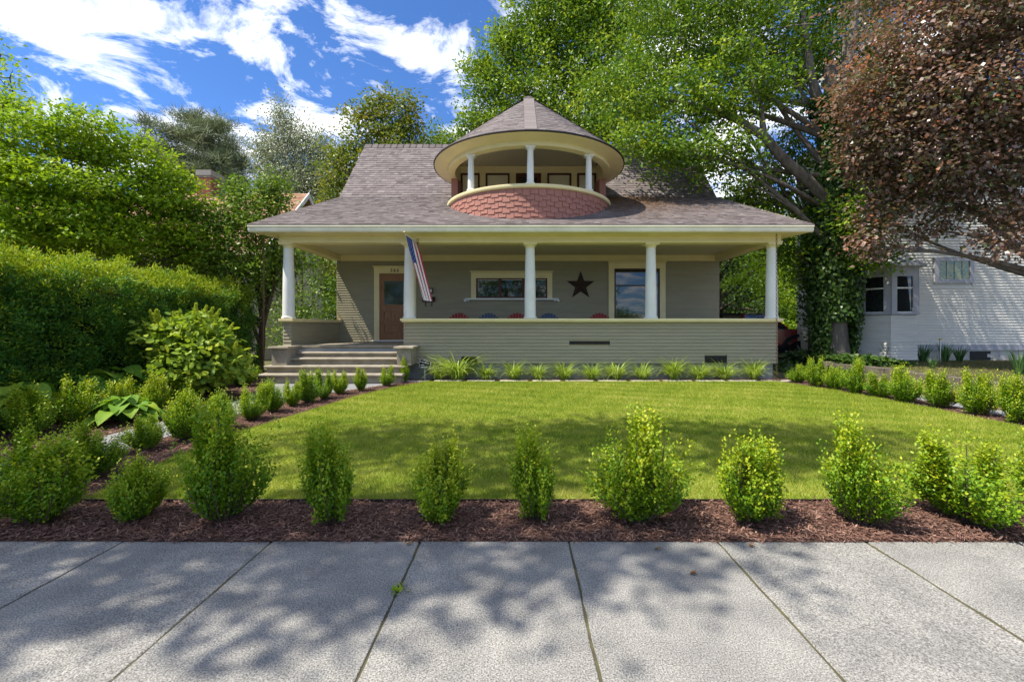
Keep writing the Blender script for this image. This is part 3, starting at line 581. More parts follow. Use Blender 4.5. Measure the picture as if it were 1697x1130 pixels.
# adirondack chairs
def chair(x, y, m, label):
    t = tag(empty('adirondack_chair', (0, 0, 0)), label, 'chair', 'chairs lined up on the porch'); z0 = 0
    for i in range(7):
        u = (i-3)*.088; h = .90-.0135*(i-3)**2
        b = MB(); zz = [.30, h-.05, h-.012, h]; ww = [.036, .041, .041, .034]; vs = []
        for z, w_ in zip(zz, ww):
            yy = .10+.30*(z-.30)
            for d in (0, .022): vs += [(u*(.85+.3*(z-.3))-w_, yy+d, z), (u*(.85+.3*(z-.3))+w_, yy+d, z)]
        b.add(vs, [f for k in range(3) for f in ((4*k, 4*k+1, 4*k+5, 4*k+4), (4*k+3, 4*k+2, 4*k+6, 4*k+7), (4*k+1, 4*k+3, 4*k+7, 4*k+5), (4*k+2, 4*k, 4*k+4, 4*k+6))]+[(0, 2, 3, 1), (12, 13, 15, 14)])
        part('back_slat', b, m, t)
    for i in range(5): part('seat_slat', MB().box(-.28, .28, -.40+i*.10, -.31+i*.10, .36-i*.012, .38-i*.012), m, t)
    for s in (-1, 1):
        part('armrest', MB().box(s*.34-.06, s*.34+.06, -.42, .22, .56, .58), m, t)
        part('leg', MB().box(s*.31-.02, s*.31+.02, -.40, -.30, .0, .559), m, t); part('leg', MB().prism([(s*.31-.02, .15, 0), (s*.31-.02, .25, 0), (s*.31-.02, .22, .559), (s*.31-.02, .14, .559)], (.04, 0, 0)), m, t)
        part('side_rail', MB().prism([(s*.285-.012, -.40, .30), (s*.285-.012, .14, .22), (s*.285-.012, .14, .28), (s*.285-.012, -.40, .36)], (.024, 0, 0)), m, t)
    t.location = (x, y, 1.001)
for px, m, l in ((759, 'redplastic', 'red slatted porch chair nearest the front door, leftmost of the row'), (809, 'blueplastic', 'blue slatted porch chair between two red ones under the left of the window'),
                 (857, 'redplastic', 'red slatted porch chair partly behind the middle column'), (910, 'blueplastic', 'blue slatted porch chair just right of the middle column'),
                 (996, 'redplastic', 'red slatted porch chair beside the picture window, rightmost of the row')):
    chair((px-CX)*13.9/FPX, 13.9, M[m], l)
# rain chains
for px, zt, zb, lab, yc in ((437, 3.76, .55, 'rusty rain chain hanging at the left corner of the eave', 11.16), (1287, 3.76, .16, 'rusty rain chain hanging at the right corner by the porch wall', 11.16)):
    mb = MB(); x = (px-CX)*yc/FPX; z = zt; i = 0
    while z > zb:
        h = .034; pts = [(math.cos(t)*.02, math.sin(t)*h) for t in [2*PI*q/8 for q in range(9)]]
        mb.tube([(x+p[0], yc, z-h+p[1]) if i % 2 else (x, yc+p[0], z-h+p[1]) for p in pts], .0055, 4, cap=False); z -= .052; i += 1
    z -= .02
    if px < 600: mb.tube([(x, yc, z+.06), (x, yc, Gz(yc)-.002)], .006, 5); 
    mb.revolve([(0, Gz(yc)-.01), (.09, Gz(yc)-.01), (.10, Gz(yc)+.03), (.09, Gz(yc)+.03), (.08, Gz(yc)+.01), (0, Gz(yc)+.01)], (x, yc), 14)
    tag(part('rain_chain', mb, M['chain']), lab, 'chain')
# flag
fb, ft = W(692, 403, 11.52), W(671, 388, 10.7); fg = tag(empty('flag', fb), 'american flag on a white pole hanging by the porch column at the steps', 'flag')
part('pole', MB().tube([fb, ft], .0135, 10), M['pole'], fg, 60); d_ = (ft-fb).normalized()
part('finial', MB().revolve([(0, -.03), (.022, -.02), (.03, 0), (.022, .02), (0, .03)], (0, 0), 12), M['gold'], fg, 60).location = ft+d_*.02-wl(fg)-Vector((0, 0, .0))
part('bracket', MB().tube([fb+d_*.10, fb-d_*.03], .024, 10).box(fb.x-.035, fb.x+.035, YF-.20, YF-.176, 3.61, 3.70), M['gold'], fg)
NU, NV = 52, 30; mb = MB(); grid = []
h0 = ft-d_*.07; h1 = ft-d_*.80
for j in range(NV+1):
    v = j/NV; row = []
    for i in range(NU+1):
        u = i/NU; top = h0.lerp(h1, u); sq = min(v*5, 1.0)          # pleats gather below the pole
        fold = math.sin(u*2*PI*3.1+.4+v*.9)
        xx = top.x+.40*v**1.05+(u-.5)*.05*sq+fold*.016*sq; yy = top.y+(11.0-top.y)*.55*sq*v+fold*.035*sq*(1-u*.3)+(1-u)*.0
        zz = top.z-.012-1.50*v+.05*v*(u-.5)-.01*abs(fold)*sq; row.append((xx, yy, zz))
    grid.append(row)
for j in range(NV):
    for i in range(NU):
        u = (i+.5)/NU; v = (j+.5)/NV; st_ = int(u*13); mi = 2 if (st_ < 7 and v < .40) else (0 if st_ % 2 == 0 else 1)
        mb.add([grid[j][i], grid[j][i+1], grid[j+1][i+1], grid[j+1][i]], [(0, 1, 2, 3)], mi)
cl = part('cloth', mb, [M['flagr'], M['flagw'], M['flagb']], fg)
mb = MB()
for r in range(9):
    for c in range(6 if r % 2 == 0 else 5):
        u = (.055+r*.105*.92)*7/13; v = (.04+(c+(.5 if r % 2 else 0))*.068); i = int(u*NU); j = min(int(v*NV), NV-1); a = Vector(grid[j][i]); e1 = (Vector(grid[j][i+1])-a); e2 = (Vector(grid[j+1][i])-a)
        n = e1.cross(e2).normalized()
        for s in (-1, 1):
            o_ = a+n*.003*s; mb.add([o_, o_+e1*.75, o_+e1*.75+e2*.35, o_+e2*.35], [(0, 1, 2, 3)])
tag(part('canton_stars', mb, M['flagw'], cl), kind='stuff')
# small security sign on a stake
s0 = W(704, 603, 11.3); sg = tag(empty('yard_sign', (s0.x, s0.y, Gz(11.25))), 'small black and white yard sign on a stake in front of the porch wall', 'sign')
part('stake', MB().box(s0.x-.012, s0.x+.012, s0.y+.006, s0.y+.016, Gz(11.25)-.02, s0.z), M['alloy'], sg)
oc = [(-.155, .02), (-.11, .13), (.14, .06), (.165, -.02), (.11, -.12), (-.12, -.10)]
pl = part('plate', MB().prism([(s0.x+a, s0.y, s0.z+b) for a, b in oc], (0, .005, 0)), M['signb'], sg)
bd = MB()
for (a, b), (c, d) in zip(oc, oc[1:]+oc[:1]): bd.tube([(s0.x+a*.93, s0.y-.002, s0.z+b*.93), (s0.x+c*.93, s0.y-.002, s0.z+d*.93)], .005, 4)
part('border', bd, M['flagw'], pl)
ml = MB()
for k, (a, wd_, zz) in enumerate(((-.11, .02, .055), (-.075, .03, .045), (-.03, .02, .035), (0, .03, .03), (.045, .02, .018), (.085, .025, .008), (-.10, .09, -.03), (-.09, .15, -.075))): ml.box(s0.x+a, s0.x+a+wd_, s0.y-.003, s0.y-.0005, s0.z+zz-.008, s0.z+zz+.012)
part('print_marks', ml, M['flagw'], pl)
#@@PLANTS
# ================================================================== PLANTS
R = np.random.default_rng(11)
def unit(n): return nrm(R.normal(size=(n, 3)))
ORD = ['first', 'second', 'third', 'fourth', 'fifth', 'sixth', 'seventh', 'eighth', 'ninth', 'tenth', 'eleventh', 'twelfth', 'thirteenth', 'fourteenth']
# ---- box shrubs: sprigs rising from one foot, leaves in pairs along their outer ends
def bush_mesh(seed, Hh=.62, Rr=.27, nspr=250, spikes=2, lean=0):
    spikes += 2
    global R
    R = np.random.default_rng(seed)
    az = R.uniform(0, 2*PI, nspr); el = R.uniform(0, 1, nspr)            # el: 0 low skirt .. 1 top
    zt = Hh*(.14+.68*el); prof = np.sin(np.clip(.22+el*2.2, 0, PI))**.9
    lob = 1+.20*np.sin(az*2+seed)+.13*np.sin(az*3+seed*2.1)
    rr = Rr*prof*lob*(R.uniform(.25, 1, nspr)**.45)
    zt = zt*(1+.12*np.sin(az*2+seed*1.7))+R.normal(0, .030, nspr)
    for k in range(spikes):
        a = R.uniform(0, 2*PI); c = (math.cos(a)*Rr*.5, math.sin(a)*Rr*.5); sel = R.random(nspr) < .10; w_ = R.uniform(.6, 1)
        q = sel.sum(); rr[sel] = np.hypot(c[0], c[1])+R.normal(0, .025, q); az[sel] = a+R.normal(0, .22, q); zt[sel] = Hh*(.70+.42*w_*R.random(q))
    s2 = R.random(nspr) < .16; rr[s2] *= R.uniform(1.0, 1.22, s2.sum()); zt[s2] += Hh*R.uniform(.05, .17, s2.sum())*(.4+el[s2])
    tip = np.stack([rr*np.cos(az)+lean*zt, rr*np.sin(az), zt], 1); foot = np.stack([.04*np.cos(az), .04*np.sin(az), 0*az], 1)
    ctl = foot*.3+tip*.7; ctl[:, 2] = tip[:, 2]*.42
    P = []; A = []; N = []; V = []; m = 26
    sv = R.normal(0, .13, nspr)
    for k in range(m):
        t = .52+.5*(k/(m-1)); a0 = foot*(1-t)**2+2*ctl*t*(1-t)+tip*t*t; d = nrm(tip-ctl)
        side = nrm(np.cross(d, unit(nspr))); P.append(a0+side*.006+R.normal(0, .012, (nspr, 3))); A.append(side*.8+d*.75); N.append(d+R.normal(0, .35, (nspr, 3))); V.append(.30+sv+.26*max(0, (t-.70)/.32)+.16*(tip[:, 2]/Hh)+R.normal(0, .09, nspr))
    P = np.concatenate(P); A = np.concatenate(A); N = np.concatenate(N); V = np.concatenate(V); n = len(P)
    P[:, 2] = np.maximum(P[:, 2], .035)
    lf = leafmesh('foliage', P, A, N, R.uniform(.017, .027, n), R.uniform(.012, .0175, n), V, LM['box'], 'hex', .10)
    mb = MB()
    for i in range(0, nspr, 9): mb.tube([foot[i], (foot[i]+ctl[i])/2, ctl[i]*.5+tip[i]*.5, ctl[i]*.22+tip[i]*.78], [.006, .005, .0035, .002], 4)
    return lf, mesh('stems', mb, M['bark'])
BV = [bush_mesh(*a) for a in ((1, .62, .27, 470, 2), (2, .60, .25, 430, 1), (3, .66, .26, 480, 3), (4, .60, .30, 480, 2, .06), (5, .64, .25, 430, 2, -.05), (6, .58, .27, 430, 0))]
rb = random.Random(8)
def bush(px, py, hpx, wpx, label, group, var=None):
    g = G(px, py); v = rb.randrange(6) if var is None else var; t = tag(empty('boxwood_bush', g+Vector((0, 0, -.004))), label, 'bush', group)
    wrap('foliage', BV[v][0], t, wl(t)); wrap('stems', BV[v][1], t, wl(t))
    h = hpx*g.y/FPX/.64; wd_ = wpx*g.y/FPX/.54; t.scale = (wd_, wd_, h); t.rotation_euler = (0, 0, rb.uniform(0, 6.28)); return t
fr_ = [(2, 850, 130, 90, 3), (68, 866, 142, 132, 0), (228, 860, 114, 88, 5), (372, 862, 165, 128, 2), (548, 866, 150, 105, 4), (730, 864, 128, 106, 1), (888, 860, 138, 96, 4), (1062, 864, 166, 140, 3), (1241, 864, 142, 124, 0), (1426, 868, 152, 118, 2), (1605, 864, 134, 140, 3), (1745, 852, 130, 100, 1)]
look = ['half hidden rounded', 'broad dense', 'small narrow', 'tall ragged', 'forked upright', 'even rounded', 'slim upright', 'widest lopsided', 'bright full', 'bright pointed', 'broad bright', 'cut off bright']
for i, b in enumerate(fr_): bush(*b[:4], f'{look[i]} boxwood by the sidewalk, {ORD[i]} from the left in the front row', 'boxwoods in the front row', b[4])
lw = [(669, 633, 38, 24), (640, 640, 33, 24), (598, 648, 38, 25), (562, 653, 42, 30), (537, 661, 47, 34), (511, 667, 52, 36), (484, 673, 46, 32), (452, 683, 52, 40), (416, 696, 58, 46), (368, 712, 62, 52), (309, 728, 92, 66), (240, 745, 62, 52), (152, 790, 88, 88)]
for i, b in enumerate(lw): bush(*b, f'boxwood between path and lawn, {ORD[i]} from the porch steps', 'boxwoods between path and lawn')
hw_ = [(402, 640, 44, 44), (352, 652, 50, 52), (302, 668, 48, 46), (256, 684, 62, 50), (196, 697, 62, 56), (132, 708, 74, 66), (48, 725, 74, 72)]
for i, b in enumerate(hw_): bush(*b, f'boxwood between path and tall hedge, {ORD[i]} from the porch steps', 'boxwoods between path and hedge')
rw = [(1322, 634, 28, 27), (1353, 641, 44, 36), (1384, 646, 44, 32), (1417, 653, 50, 40), (1459, 659, 40, 38), (1500, 667, 58, 52), (1558, 676, 54, 52), (1621, 688, 66, 56), (1688, 702, 74, 62)]
for i, b in enumerate(rw): bush(*b, f'yellow green boxwood along the right lawn edge, {ORD[i]} from the house', 'boxwoods along the right lawn edge')
# ---- lawn blades
def in_lawn(n, pw=1.0):
    u = R.random(n); Y = Y0*(Y1/Y0)**u if pw else Y0+(Y1-Y0)*u
    xl = np.array([0.0]); ys_ = np.linspace(Y0, Y1, 60); xl = np.interp(Y, ys_, [lawn_l(y) for y in ys_]); xr = np.interp(Y, ys_, [lawn_r(y) for y in ys_])
    return xl+(xr-xl)*R.random(n), Y
R = np.random.default_rng(2); n = 420000
X, Y = in_lawn(n); Zg = .14*np.clip((Y-3.9)/6.6, 0, 1)+.007
pat = .5+.5*np.sin(X*1.7+np.sin(Y*2.3)*1.3)*np.sin(Y*1.9+X*.6); pat2 = np.sin(X*7.1+Y*3)*np.sin(Y*8.3-X*2)
P = np.stack([X, Y, Zg], 1); A = np.stack([R.normal(0, .5, n), R.normal(0, .5, n), np.ones(n)], 1); N = np.stack([R.normal(0, 1, n), R.normal(0, 1, n), R.normal(0, .3, n)], 1)
V = .24+.28*pat+.12*pat2+.10*np.sin(X*2.9+Y*11)+R.normal(0, .20, n)+np.where(R.random(n) < .06, .35, 0)+np.where(Y < 4.25, .18*R.random(n), 0)
tag(wrap('lawn_grass', leafmesh('lawn_grass', P, A, N, R.uniform(.022, .058, n), R.uniform(.003, .0060, n)*(Y/4)**.5, V, LM['grass'], 'tri'), None, (0, 0, 0)), 'short mown green grass of the front lawn', 'grass', kind='stuff')
# ---- mulch and straw
def chips(name, label, X, Y, z, L, m, vmean=.45, cat='mulch'):
    n = len(X); P = np.stack([X, Y, .14*np.clip((Y-3.9)/6.6, 0, 1)+z+R.uniform(0, .022, n)], 1)
    A = np.stack([R.normal(0, 1, n), R.normal(0, 1, n), R.normal(0, .22, n)], 1); N = np.stack([R.normal(0, .35, n), R.normal(0, .35, n), np.ones(n)], 1)
    l = R.uniform(.35, 1.3, n)*L
    tag(wrap(name, leafmesh(name, P, A, N, l, l*R.uniform(.10, .28, n), vmean+R.normal(0, .2, n), m, 'diamond', .05), None, (0, 0, 0)), label, cat, kind='stuff')
n = 60000; X = R.uniform(-4.75, 6.5, n); Y = R.uniform(3.168, 3.88, n)
Y += np.where(R.random(n) < .008, -.05*R.random(n), 0)
n2 = 260; chips('sidewalk_litter', 'stray mulch chips and grit scattered on the sidewalk edge', R.uniform(-4.5, 5, n2), 3.165-np.abs(R.normal(0, .16, n2)), -.012, .022, LM['chip'], .4, 'litter')
chips('front_mulch', 'reddish brown bark mulch under the front row of boxwoods', X, Y, .0, .046, LM['chip'], .5)
n = 26000; Y = R.uniform(3.9, 11, n); a = np.array([path_r(y) for y in np.linspace(3.9, 11, 80)]); b = np.array([lawn_l(y) for y in np.linspace(3.9, 11, 80)]); ysx = np.linspace(3.9, 11, 80)
xa, xb = np.interp(Y, ysx, a), np.interp(Y, ysx, b); chips('path_mulch', 'bark mulch strip between garden path and lawn', xa+(xb-xa)*R.random(n), Y, -.003, .04, LM['chip'], .5)
n = 34000; Y = R.uniform(3.9, 12, n); xb = np.interp(Y, ysx, [path_l(min(y, 10.7)) for y in ysx]); chips('hedge_mulch', 'pale bark mulch between garden path and hedge', xb-R.random(n)*1.9, Y, -.003, .045, LM['chip'], .62)
n = 12000; Y = R.uniform(3.9, 11, n); xa = np.interp(Y, ysx, [lawn_r(y) for y in ysx]); xb = np.interp(Y, ysx, [bed_r(y) for y in ysx]); chips('side_mulch', 'bark mulch strip along the right edge of the lawn', xa+(xb-xa)*R.random(n), Y, -.002, .045, LM['chip'], .55)
n = 16000; Y = R.uniform(4, 11.6, n); xb = np.interp(Y, ysx, [bed_r(y) for y in ysx])+.42; chips('straw_mulch', 'dry straw coloured mulch beside the low block wall', xb+(9.4-xb)*R.random(n), Y, -.002, .06, LM['straw'], .5)
n = 26000; X = R.uniform(9.55, 17, n); Y = R.uniform(6, 14.9, n); P = np.stack([X, Y, .358+0*X], 1)
tag(wrap('dry_grass', leafmesh('dry_grass', P, np.stack([R.normal(0, .8, n), R.normal(0, .8, n), np.ones(n)*.8], 1), unit(n), R.uniform(.04, .11, n), R.uniform(.006, .014, n), R.normal(.45, .22, n), attr_mat('dry grass blade', [(.07, .10, .02), (.15, .14, .05), (.30, .24, .11)], .7, .15, .2), 'tri'), None, (0, 0, 0)), 'patchy dry grass in the neighbouring yard', 'grass', kind='stuff')
n = 7000; chips('house_mulch', 'bark mulch along the porch foundation', R.uniform(-2.9, 7.6, n), R.uniform(11.03, 11.66, n), -.005, .05, LM['chip'], .6)
# needle litter lying on the right of the roof
n = 9000; X = HX+2.2+np.abs(R.normal(0, 1.7, n)); Y = np.clip(14.9-np.abs(R.normal(0, 1.3, n)), 11.6, 15.0); ok = ((X-TX)**2+(Y-TY)**2 > 2.44**2) & (X < HX+6.0); X, Y = X[ok], Y[ok]; n = len(X)
Zr = np.array([rz(y) for y in Y])+.016; P = np.stack([X, Y, Zr], 1)
A = np.stack([R.normal(0, 1, n), R.normal(0, 1, n), R.normal(0, .1, n)], 1); A[:, 2] += sl1*A[:, 1]
N = np.stack([R.normal(0, .2, n), np.full(n, -sl1), np.ones(n)], 1)
tag(wrap('roof_litter', leafmesh('roof_litter', P, A, N, R.uniform(.04, .10, n), R.uniform(.008, .02, n), R.uniform(.1, .9, n), LM['litter'], 'diamond'), None, (0, 0, 0)), 'brown needle and leaf litter lying on the right of the roof', 'litter', kind='stuff')
# lawn edging and drip hose, weeds
tag(box('lawn_edging', -4.35, 8.3, 3.878, 3.892, -.02, .022, M['edging']), 'black plastic edging strip between front mulch and lawn', 'edging')
h = G(1575, 868); tag(part('drip_hose', MB().tube([(h.x+.18*k, h.y+.02*math.sin(k*1.7), .022+.004*math.sin(k*2)) for k in range(16)], .012, 8), M['hose'], None, 60), 'brown drip hose lying in the mulch at the right', 'hose')
# ---- paving stones and tufts of grass along the porch
for i in range(12):
    a, b = W(664+i*54.7, 0, 11.1).x, W(664+i*54.7+46, 0, 11.1).x; z = Gz(11)
    d = rb.uniform(-.01, .01); tag(part('paving_stone', MB().prism([(a+.01, 11.04+d, z-.02), (b, 11.04-d, z-.02), (b+.01, 11.27+d, z-.02), (a, 11.27, z-.02)], (0, 0, .04)), M['stone']), f'flat pale paving stone at the lawn edge, {ORD[i]} from the steps', 'stone', 'paving stones along the lawn')
def blades(name, n, L, Wd, droop, spread, m, seed, seg=5, lo=.4):
    rg = np.random.default_rng(seed); az = rg.uniform(0, 2*PI, n); ln = L*rg.uniform(lo, 1, n); el = rg.uniform(.15, 1, n)*spread
    base = np.stack([np.cos(az)*.10*rg.random(n)*L, np.sin(az)*.10*rg.random(n)*L, 0*az], 1); side = np.stack([-np.sin(az+rg.normal(0, .6, n)), np.cos(az+rg.normal(0, .6, n)), 0*az], 1)
    pts = []; p = base.copy(); th = el.copy()
    for k in range(seg+1):
        pts.append(p.copy()); p = p+np.stack([np.cos(az)*np.sin(th), np.sin(az)*np.sin(th), np.cos(th)], 1)*(ln/seg)[:, None]; th = th+droop*rg.uniform(.5, 1.3, n)/seg
    for q in pts: q[:, 2] = np.maximum(q[:, 2], .004)
    V = []; F = []; w_ = Wd*rg.uniform(.6, 1.2, n)
    for k, q in enumerate(pts):
        t = k/seg; hw2 = (w_*(1-t**2)*.5+.0006)[:, None]; V += [q-side*hw2, q+side*hw2]
    V = np.stack(V, 1).reshape(-1, 3); st = 2*(seg+1); b = np.arange(n)[:, None]*st
    F = np.concatenate([b+np.array([[2*k, 2*k+1, 2*k+3, 2*k+2]]) for k in range(seg)], 1).reshape(-1, 4)
    vals = np.repeat(np.clip(rg.normal(.45, .2, n), .02, .98), seg)
    return npmesh(name, V, F, vals, m)
TF = [blades('blades', 330, .60, .013, 1.75, .75, LM['tuft'], s) for s in (1, 2, 3)]
for i, (px, s) in enumerate(((727, .72), (759, 1.35), (806, .85), (852, .95), (891, .8), (935, .98), (981, .8), (1022, 1.0), (1065, .92), (1116, 1.0), (1160, .92), (1201, .85), (1250, .95))):
    c = W(px, 600, 11.42); o = wrap('grass_tuft', TF[i % 3], None, (c.x, 11.42, Gz(11.4)-.012)); o.rotation_euler = (0, 0, rb.uniform(0, 6)); q = rb.uniform(.85, 1.12); o.scale = (s*1.5*q, s*1.1, s*1.7*q*(.8 if i == 1 else 1))
    tag(o, f'{"largest arching" if i == 1 else "arching"} grass tuft before the porch wall, {ORD[i]} from the steps', 'grass tuft', 'grass tufts along the porch')
IR = [blades('blades', 60, .75, .035, .45, .32, LM['iris'], s, 5, .6) for s in (4, 5)]
for i, (px, py, Y, s, d) in enumerate(((1470, 0, 14.45, .9, 'leftmost clump of sword leaved iris below the bay window'), (1505, 0, 14.5, 1.05, 'iris clump just right of the bay window foundation'), (1530, 0, 14.4, 1.0, 'iris clump left of the thin stake by the white house'), (1566, 0, 14.4, .95, 'iris clump right of the thin stake by the white house'), (1590, 0, 14.5, .85, 'low iris clump beside the block pier of the white house'), (1690, 0, 10.4, 1.0, 'large grey green iris at the right edge behind the block wall'), (1545, 0, 12.0, .5, 'small wild plant in the bare yard behind the block wall'))):
    o = wrap('iris_plant', IR[i % 2], None, ((px-CX)*Y/FPX, Y, .355)); o.scale = (s,)*3; o.rotation_euler = (0, 0, i*1.3); tag(o, d, 'plant', 'irises by the neighbouring house')
# ---- hostas with broad heart shaped leaves
def hosta(px, py, Rm, label):
    g = G(px, py); t = tag(empty('hosta', g), label, 'plant', 'hostas in front of the hedge'); rg = random.Random(px)
    vs = MB()
    for k in range(46):
        az = rg.uniform(0, 2*PI); q = rg.random()**.6; ln = Rm*rg.uniform(.42, .58); b = Vector((math.cos(az), math.sin(az), 0)); s = Vector((-b.y, b.x, 0)); root = b*Rm*.52*q+Vector((0, 0, Rm*(.75-.5*q*q)*rg.uniform(.7, 1.1)))
        val = min(max(rg.gauss(.5, .22), .02), .98); rows = []
        for j in range(7):
            u = j/6; wv = Rm*.24*math.sin(PI*min(u*.85+.16, 1))**.8*(1 if u < 1 else .05); c = root+b*ln*u+Vector((0, 0, ln*(.35*u-.75*u*u))); rows.append((c-s*wv+Vector((0, 0, wv*.35)), c-s*wv*.5+Vector((0, 0, wv*.1)), c, c+s*wv*.5+Vector((0, 0, wv*.1)), c+s*wv+Vector((0, 0, wv*.35))))
        n0 = [p for r in rows for p in r]; n0 = [(p.x, p.y, max(p.z, .01)) for p in n0]
        lf = MB().add(n0, [(5*j+i, 5*j+i+1, 5*j+i+6, 5*j+i+5) for j in range(6) for i in range(4)], 0, val)
        lf.v = [(x+g.x, y+g.y, z+g.z) for x, y, z in lf.v]
        part('leaf', lf, LM['hosta'], t, 60)
        vs.tube([g, g+root*.6+Vector((0, 0, .05)), g+root], .006, 4)
    part('stalks', vs, LM['hosta'], t)
hosta(186, 672, .85, 'large light green hosta at the foot of the hedge'); hosta(8, 712, .80, 'hosta at the left edge partly cut off by the frame'); hosta(205, 700, .5, 'small yellow green hosta beside the path boxwoods')
# ---- general trees
def clump(px, py, Y, rx, rz, ry=None):
    c = W(px, py, Y); k = Y/FPX; return (c.x, c.y, c.z, rx*k, (ry if ry else rx*k*.85), rz*k)
def crown(clumps, dens, m, per, size, asp, spread, leafname='crown', flat=.5, shell=.5, holes=.0, sag=0, loc=(0, 0, 0), kind='diamond', up=.6, vrange=.16, rag=.12, floor=None):
    P, A, N, V, SC = [], [], [], [], []
    for cx, cy, cz, rx, ry, rz_ in clumps:
        area = (rx*ry+rx*rz_+ry*rz_)*4/3*PI/1.0; ns = max(6, int(area*dens)); d = unit(ns)
        lump = 1+rag*np.sin(d[:, 0]*5+cx)*np.sin(d[:, 1]*6+cy)+rag*np.sin(d[:, 2]*7+cz)+R.normal(0, rag*.6, ns)
        r = (shell+(1-shell)*R.random(ns)**.6)*lump; c = np.stack([cx+d[:, 0]*r*rx, cy+d[:, 1]*r*ry, cz+d[:, 2]*r*rz_], 1)
        if holes:
            hs = np.array([cx, cy, cz])+unit(7)*np.array([rx, ry, rz_])*.8; hr = holes*(rx+rz_)/2*R.uniform(.5, 1, 7)
            ok = np.all(np.linalg.norm(c[:, None]-hs[None], axis=2) > hr[None], axis=1); c = c[ok]; d = d[ok]
        ns = len(c); SC.append(c)
        q = np.repeat(c, per, 0); n = len(q); off = R.normal(0, 1, (n, 3))*spread*np.array([1, 1, flat]); P.append(q+off)
        dd = np.repeat(d, per, 0); N.append(np.array([0, 0, up])+dd*.4+R.normal(0, .5, (n, 3))); A.append(off/spread*.6+R.normal(0, .5, (n, 3))+np.array([0, 0, -sag])); V.append(np.repeat(R.normal(0, vrange, ns), per)+R.normal(.48, .10, n))
    P = np.concatenate(P); A = np.concatenate(A); N = np.concatenate(N); V = np.concatenate(V); n = len(P)
    if floor is not None: P[:, 2] = np.maximum(P[:, 2], floor+.05*R.random(n))
    L = size*R.uniform(.65, 1.25, n)
    return leafmesh(leafname, P-np.array(loc), A, N, L, L*asp, V, m, kind, .12), SC
def limbs(mb, base, fork, clumps, SC, r0, rr, twigs=3, seed=1, lead=None):
    rg = random.Random(seed); base, fork = Vector(base), Vector(fork)
    def bend(a, b, k, n=6):
        m_ = (a+b)/2+Vector((rg.uniform(-k, k), rg.uniform(-k, k), rg.uniform(-k*.3, k*.8))); return [a*(1-t)**2+m_*2*t*(1-t)+b*t*t for t in [q/n for q in range(n+1)]]
    tr = bend(base, fork, (fork-base).length*.05, 8); L = len(tr); mb.tube(tr, [r0*(1.35 if i == 0 else 1.0-.45*i/(L-1)) for i in range(L)], 10)
    for i, c in enumerate(clumps):
        ce = Vector(c[:3]); k = rg.uniform(.45, 1.0) if ce.z > fork.z-.3 else rg.uniform(.35, .7); st = tr[min(int(k*(L-1)), L-1)]
        br = bend(st, ce, (ce-st).length*.14, 7); r1 = r0*rr*rg.uniform(.7, 1.1); mb.tube(br, [r1*(1-.75*j/7) for j in range(8)], 6)
        for t in range(twigs):
            e = Vector(SC[i][rg.randrange(len(SC[i]))]); s = br[rg.randrange(3, 8)]; w_ = bend(s, e, (e-s).length*.15, 4); mb.tube(w_, [r1*.3*(1-.8*j/4) for j in range(5)], 4, cap=False)
def tree(name, label, cat, base, fork, clumps, m, bark, r0, dens=9, per=14, size=.12, asp=.55, spread=.22, rr=.4, twigs=4, seed=1, group=None, **kw):
    global R
    R = np.random.default_rng(seed); t = tag(empty(name, base), label, cat, group)
    me, SC = crown(clumps, dens, m, per, size, asp, spread, loc=base, **kw); wrap('crown', me, t, base)
    mb = MB(); limbs(mb, base, fork, clumps, SC, r0, rr, twigs, seed); part('trunk', mb, bark, t, 60); return t
C_ = clump
# bright layered tree over the hedge, left
cl = [C_(60, 235, 10.85, 105, 45), C_(150, 225, 11.30, 90, 40), C_(215, 270, 11.75, 70, 38), C_(40, 300, 10.40, 100, 38), C_(135, 315, 10.85, 110, 36), C_(240, 335, 11.98, 80, 36), C_(-60, 260, 10.62, 100, 70), C_(90, 365, 10.62, 120, 30), C_(-40, 360, 10.40, 100, 40), C_(280, 300, 12.43, 45, 26), C_(310, 345, 12.66, 50, 22), C_(185, 380, 11.30, 75, 22), C_(5, 175, 11.07, 40, 28), C_(30, 398, 10.6, 120, 26), C_(165, 402, 11, 90, 24), C_(265, 385, 11.8, 60, 30), C_(325, 412, 12.4, 46, 30)]
tree('dogwood_tree', 'bright yellow green layered tree rising behind the left hedge', 'tree', (-12.1, 11.2, .1), (-11.6, 11.1, 4.2), cl, LM['dogwood'], M['bark'], .17, dens=14, per=21, size=.108, asp=.58, spread=.14, flat=.35, shell=.35, up=1.0, rr=.42, twigs=6, seed=21, sag=.1)
tree('slender_tree', 'sparse airy branch tops at the upper left edge', 'tree', (-14.6, 12.6, .1), (-14.2, 12.6, 6), [C_(2, 90, 12.4, 24, 22), C_(16, 130, 12.5, 26, 20), C_(8, 170, 12.3, 36, 26), C_(-50, 150, 12.6, 50, 80)], LM['dogwood'], M['bark'], .13, dens=7, per=10, size=.12, spread=.2, flat=.5, shell=.3, seed=22)
